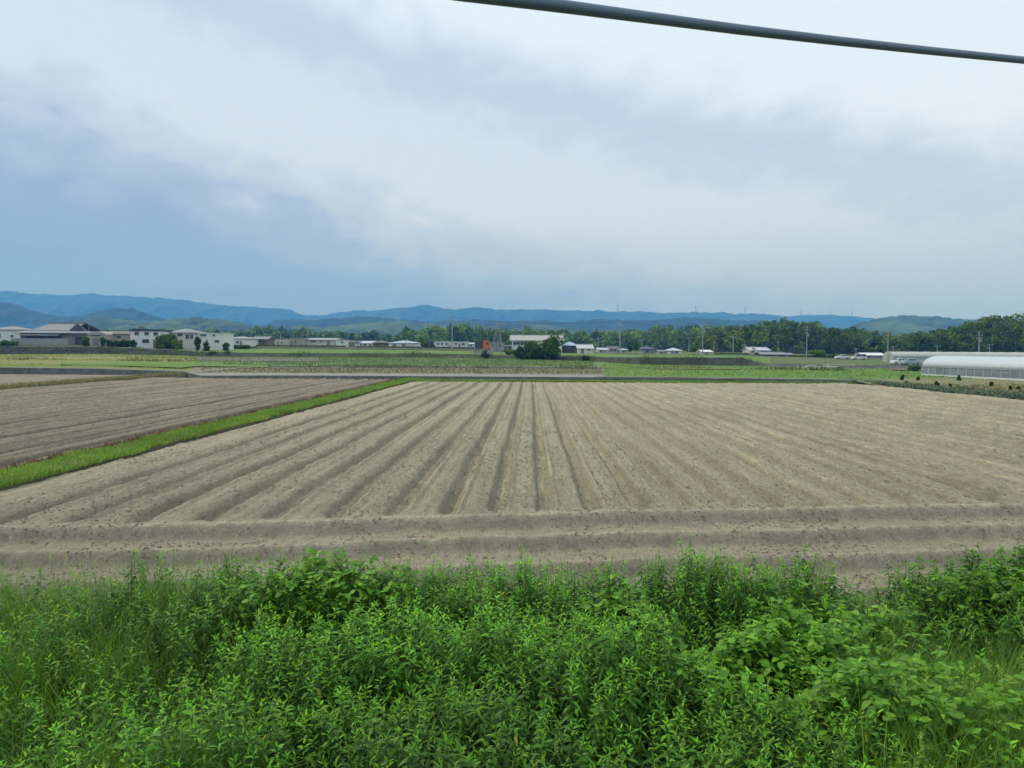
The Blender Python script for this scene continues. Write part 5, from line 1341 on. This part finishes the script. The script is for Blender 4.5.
bright = leafmat('strip_grass_blades', (0.20, 0.33, 0.04), (0.12, 0.22, 0.03), trans=.35)
sk = lambda y: -15.33 + .03 * (y - 9.2)
low_grass('strip_grass', 'bright green grass on the balk between the two ploughed fields', lambda y, r: sk(y) + .12 + r * (.62 + .5 * fbm(y / 1.6, y * 0, 7, 3)), 80000, 9.5, 95, .19, bright, 401, zf=lambda x, y: .10 + 0 * x, pw=1.4)
low_grass('strip_edge_weeds', 'rusty dry weeds on the left edge of the grass balk', lambda y, r: sk(y) - 1.0 + r * .28, 22000, 12, 94, .27, leafmat('rusty_blades', (0.20, 0.10, 0.045), (0.09, 0.07, 0.03), trans=.2), 405, zf=lambda x, y: 0 * x)
low_grass('far_verge_grass', 'low grass along the far edge of the ploughed field', lambda y, r: 20 + r * 33, 40000, 89.3, 92.4, .20, bright, 407, zf=lambda x, y: .04 + 0 * x)
low_grass('balk_weeds', 'dry weeds on the brown balk between the two left fields', lambda y, r: -48.7 + r * 1.3, 14000, 42, 111, .35, leafmat('balk_blades', (0.24, 0.22, 0.09), (0.16, 0.16, 0.06), trans=.2), 409, zf=lambda x, y: 0 * x)
gzv = np.vectorize(gz)
M['field_leaf'] = leafmat('field_grass_leaf', (0.155, 0.275, 0.035), (0.11, 0.215, 0.027), trans=.3); M['yellow_leaf'] = leafmat('yellow_grass_leaf', (0.27, 0.29, 0.05), (0.17, 0.23, 0.03), trans=.3)
M['pale_leaf'] = leafmat('pale_crop_leaf', (0.18, 0.25, 0.10), (0.12, 0.18, 0.06), trans=.3)
low_grass('stubble_tufts', 'tufts and stubble on the fields beyond the farm road', lambda y, r: y * (r * .27 - .15), 6000, 103, 131, .22, leafmat('stubble_blades', (0.22, 0.20, 0.09), (0.15, 0.17, 0.06), trans=.2), 411, zf=lambda x, y: gzv(x, y), wmin=.02, wmax=.04)
low_grass('field_tufts', 'uneven bright grass of the green fields', lambda y, r: y * (.58 + r * .46), 9000, 98, 160, .17, M['field_leaf'], 421, zf=lambda x, y: gzv(x, y), wmin=.02, wmax=.05)
low_grass('left_field_tufts', 'uneven yellow green grass of the left fields', lambda y, r: y * (-.62 + r * .2), 8000, 118, 192, .18, M['yellow_leaf'], 423, zf=lambda x, y: gzv(x, y), wmin=.02, wmax=.05)
low_grass('pale_crop_tufts', 'rows of the pale crop beyond the stubble', lambda y, r: y * (-.16 + r * .27), 12000, 134, 188, .3, M['pale_leaf'], 425, zf=lambda x, y: gzv(x, y), wmin=.02, wmax=.05)
def edge_weeds():
    rng = np.random.default_rng(413); n = 20000
    ta = rng.uniform(-1.0, 1.0, n); kk = rng.choice([3, 4, 5, 5, 6, 6, 7], n)
    d = np.array([np.interp(a, TA, KD[:, k]) for a, k in zip(ta, kk)]) + rng.normal(0, .5, n)
    x = ta * d; cl = fbm(x / 5, d / 5, 77, 3); ok = cl > .48; x = x[ok]; d = d[ok]; n = len(x)
    h = .75 * rng.uniform(.3, 1.3, n) * (cl[ok] - .3) * 3
    col = np.ones((n, 3)) * rng.uniform(.7, 1.3, (n, 1))
    V, q, t, c = blades(np.stack([x, d, gzv(x, d) - .1], 1), h, rng.uniform(.05, .14, n), rng.uniform(.2, 1, n), rng.uniform(0, 6.28, n), rng, col)
    tag(np_mesh('edge_weeds', V, [q, t], leafmat('bank_top_blades', (0.12, 0.15, 0.05), (0.08, 0.11, 0.04), trans=.2), col=c), 'weeds along the terrace edges in the middle distance', kind='stuff')
edge_weeds()
low_grass('field_weeds', 'single green blades growing on the headland soil', lambda y, r: r * 12 + y * 0, 260, 10.2, 13.5, .35, grass_leaf, 415, zf=lambda x, y: 0 * x - .1, wmin=.006, wmax=.012)

def clods():
    """loose lumps of soil on the beds"""
    rng = np.random.default_rng(55); n = 60000
    y = 11 + 48 * rng.uniform(0, 1, n) ** 1.2; x = rng.uniform(-1, 1, n) * np.minimum(y * .75 + 1, 60); ok = (x > XL(y) + .3) & (x < 40) & (fbm(x / 1.8, y / 3.5, 56, 3) > .47); x = x[ok]; y = y[ok]; n = len(x)
    r = (.008 + .022 * rng.uniform(0, 1, n) ** 2.5) * np.clip(y / 22, 1, 1.5)
    dirs = np.array([(1, 0, 0), (0, 1, 0), (-1, 0, 0), (0, -1, 0), (0, 0, 1), (0, 0, -1)], float)
    V = dirs[None] * (r[:, None, None] * rng.uniform(.6, 1.4, (n, 6, 1))) * np.array([1.2, 1.2, .8])
    # rest on the modelled surface by ray casting
    dg = bpy.context.evaluated_depsgraph_get(); fo = bpy.data.objects['main_field']; from mathutils.bvhtree import BVHTree
    bv = BVHTree.FromObject(fo, dg)
    z = np.array([(lambda h: h[0].z if h[0] else -.2)(bv.ray_cast(Vector((a, b, 5)), Vector((0, 0, -1)))) for a, b in zip(x, y)])
    V = V + np.stack([x, y, z + r * .35], 1)[:, None]
    f0 = np.array([(0, 1, 4), (1, 2, 4), (2, 3, 4), (3, 0, 4), (1, 0, 5), (2, 1, 5), (3, 2, 5), (0, 3, 5)])
    Fq = ((np.arange(n) * 6)[:, None, None] + f0[None]).reshape(-1, 3)
    tag(np_mesh('soil_clods', V.reshape(-1, 3), [Fq], M['soil']), 'loose soil clods', kind='stuff')
clods()

# ------------------------------------------------------------------ overhead cable
cab = MB()
def cp(px, py, Y): return at(px, py, Y)
k = [cp(380, -18, 2.05), cp(460, -6.5, 2.32), cp(560, 6.0, 2.62), cp(650, 17.8, 2.98), cp(740, 29.6, 3.36), cp(840, 41.2, 3.80), cp(930, 50.8, 4.25), cp(1024, 60.2, 4.75), cp(1130, 70, 5.5)]
d0 = (k[0] - k[1]).normalized(); d1 = (k[-1] - k[-2]).normalized()
pts = [k[0] + d0 * t + Vector((0, 0, .001 * t * t)) for t in (22, 14, 8, 4, 1.5)] + k + [k[-1] + d1 * t - Vector((0, 0, .004 * t * t)) for t in (1.5, 4, 8, 14, 22)]
cab.tube(pts, .0215, 16)
cm = plain('cable_sheath', (0.09, 0.155, 0.21), .45, spec=.5)
tag(cab.build('overhead_cable', cm, smooth=True), 'thick dark blue green overhead cable crossing the top right of the sky', 'cable')

# ------------------------------------------------------------------ haze
hz, t, b = mat_base('haze_air')
t.nodes.remove(b)
pv = t.nodes.new('ShaderNodeVolumePrincipled')
pv.inputs['Color'].default_value = (0.08, 0.36, 1.0, 1)
pv.inputs['Absorption Color'].default_value = (1, 1, 1, 1)
pv.inputs['Density'].default_value = 0.00025
pv.inputs['Anisotropy'].default_value = 0.0
t.links.new(pv.outputs[0], t.nodes['Material Output'].inputs['Volume'])
hb = MB(); hb.box(-6500, 6500, -300, 6300, -8, 620)
h = hb.build('haze', hz); tag(h, 'thin blue haze filling the valley', kind='stuff')
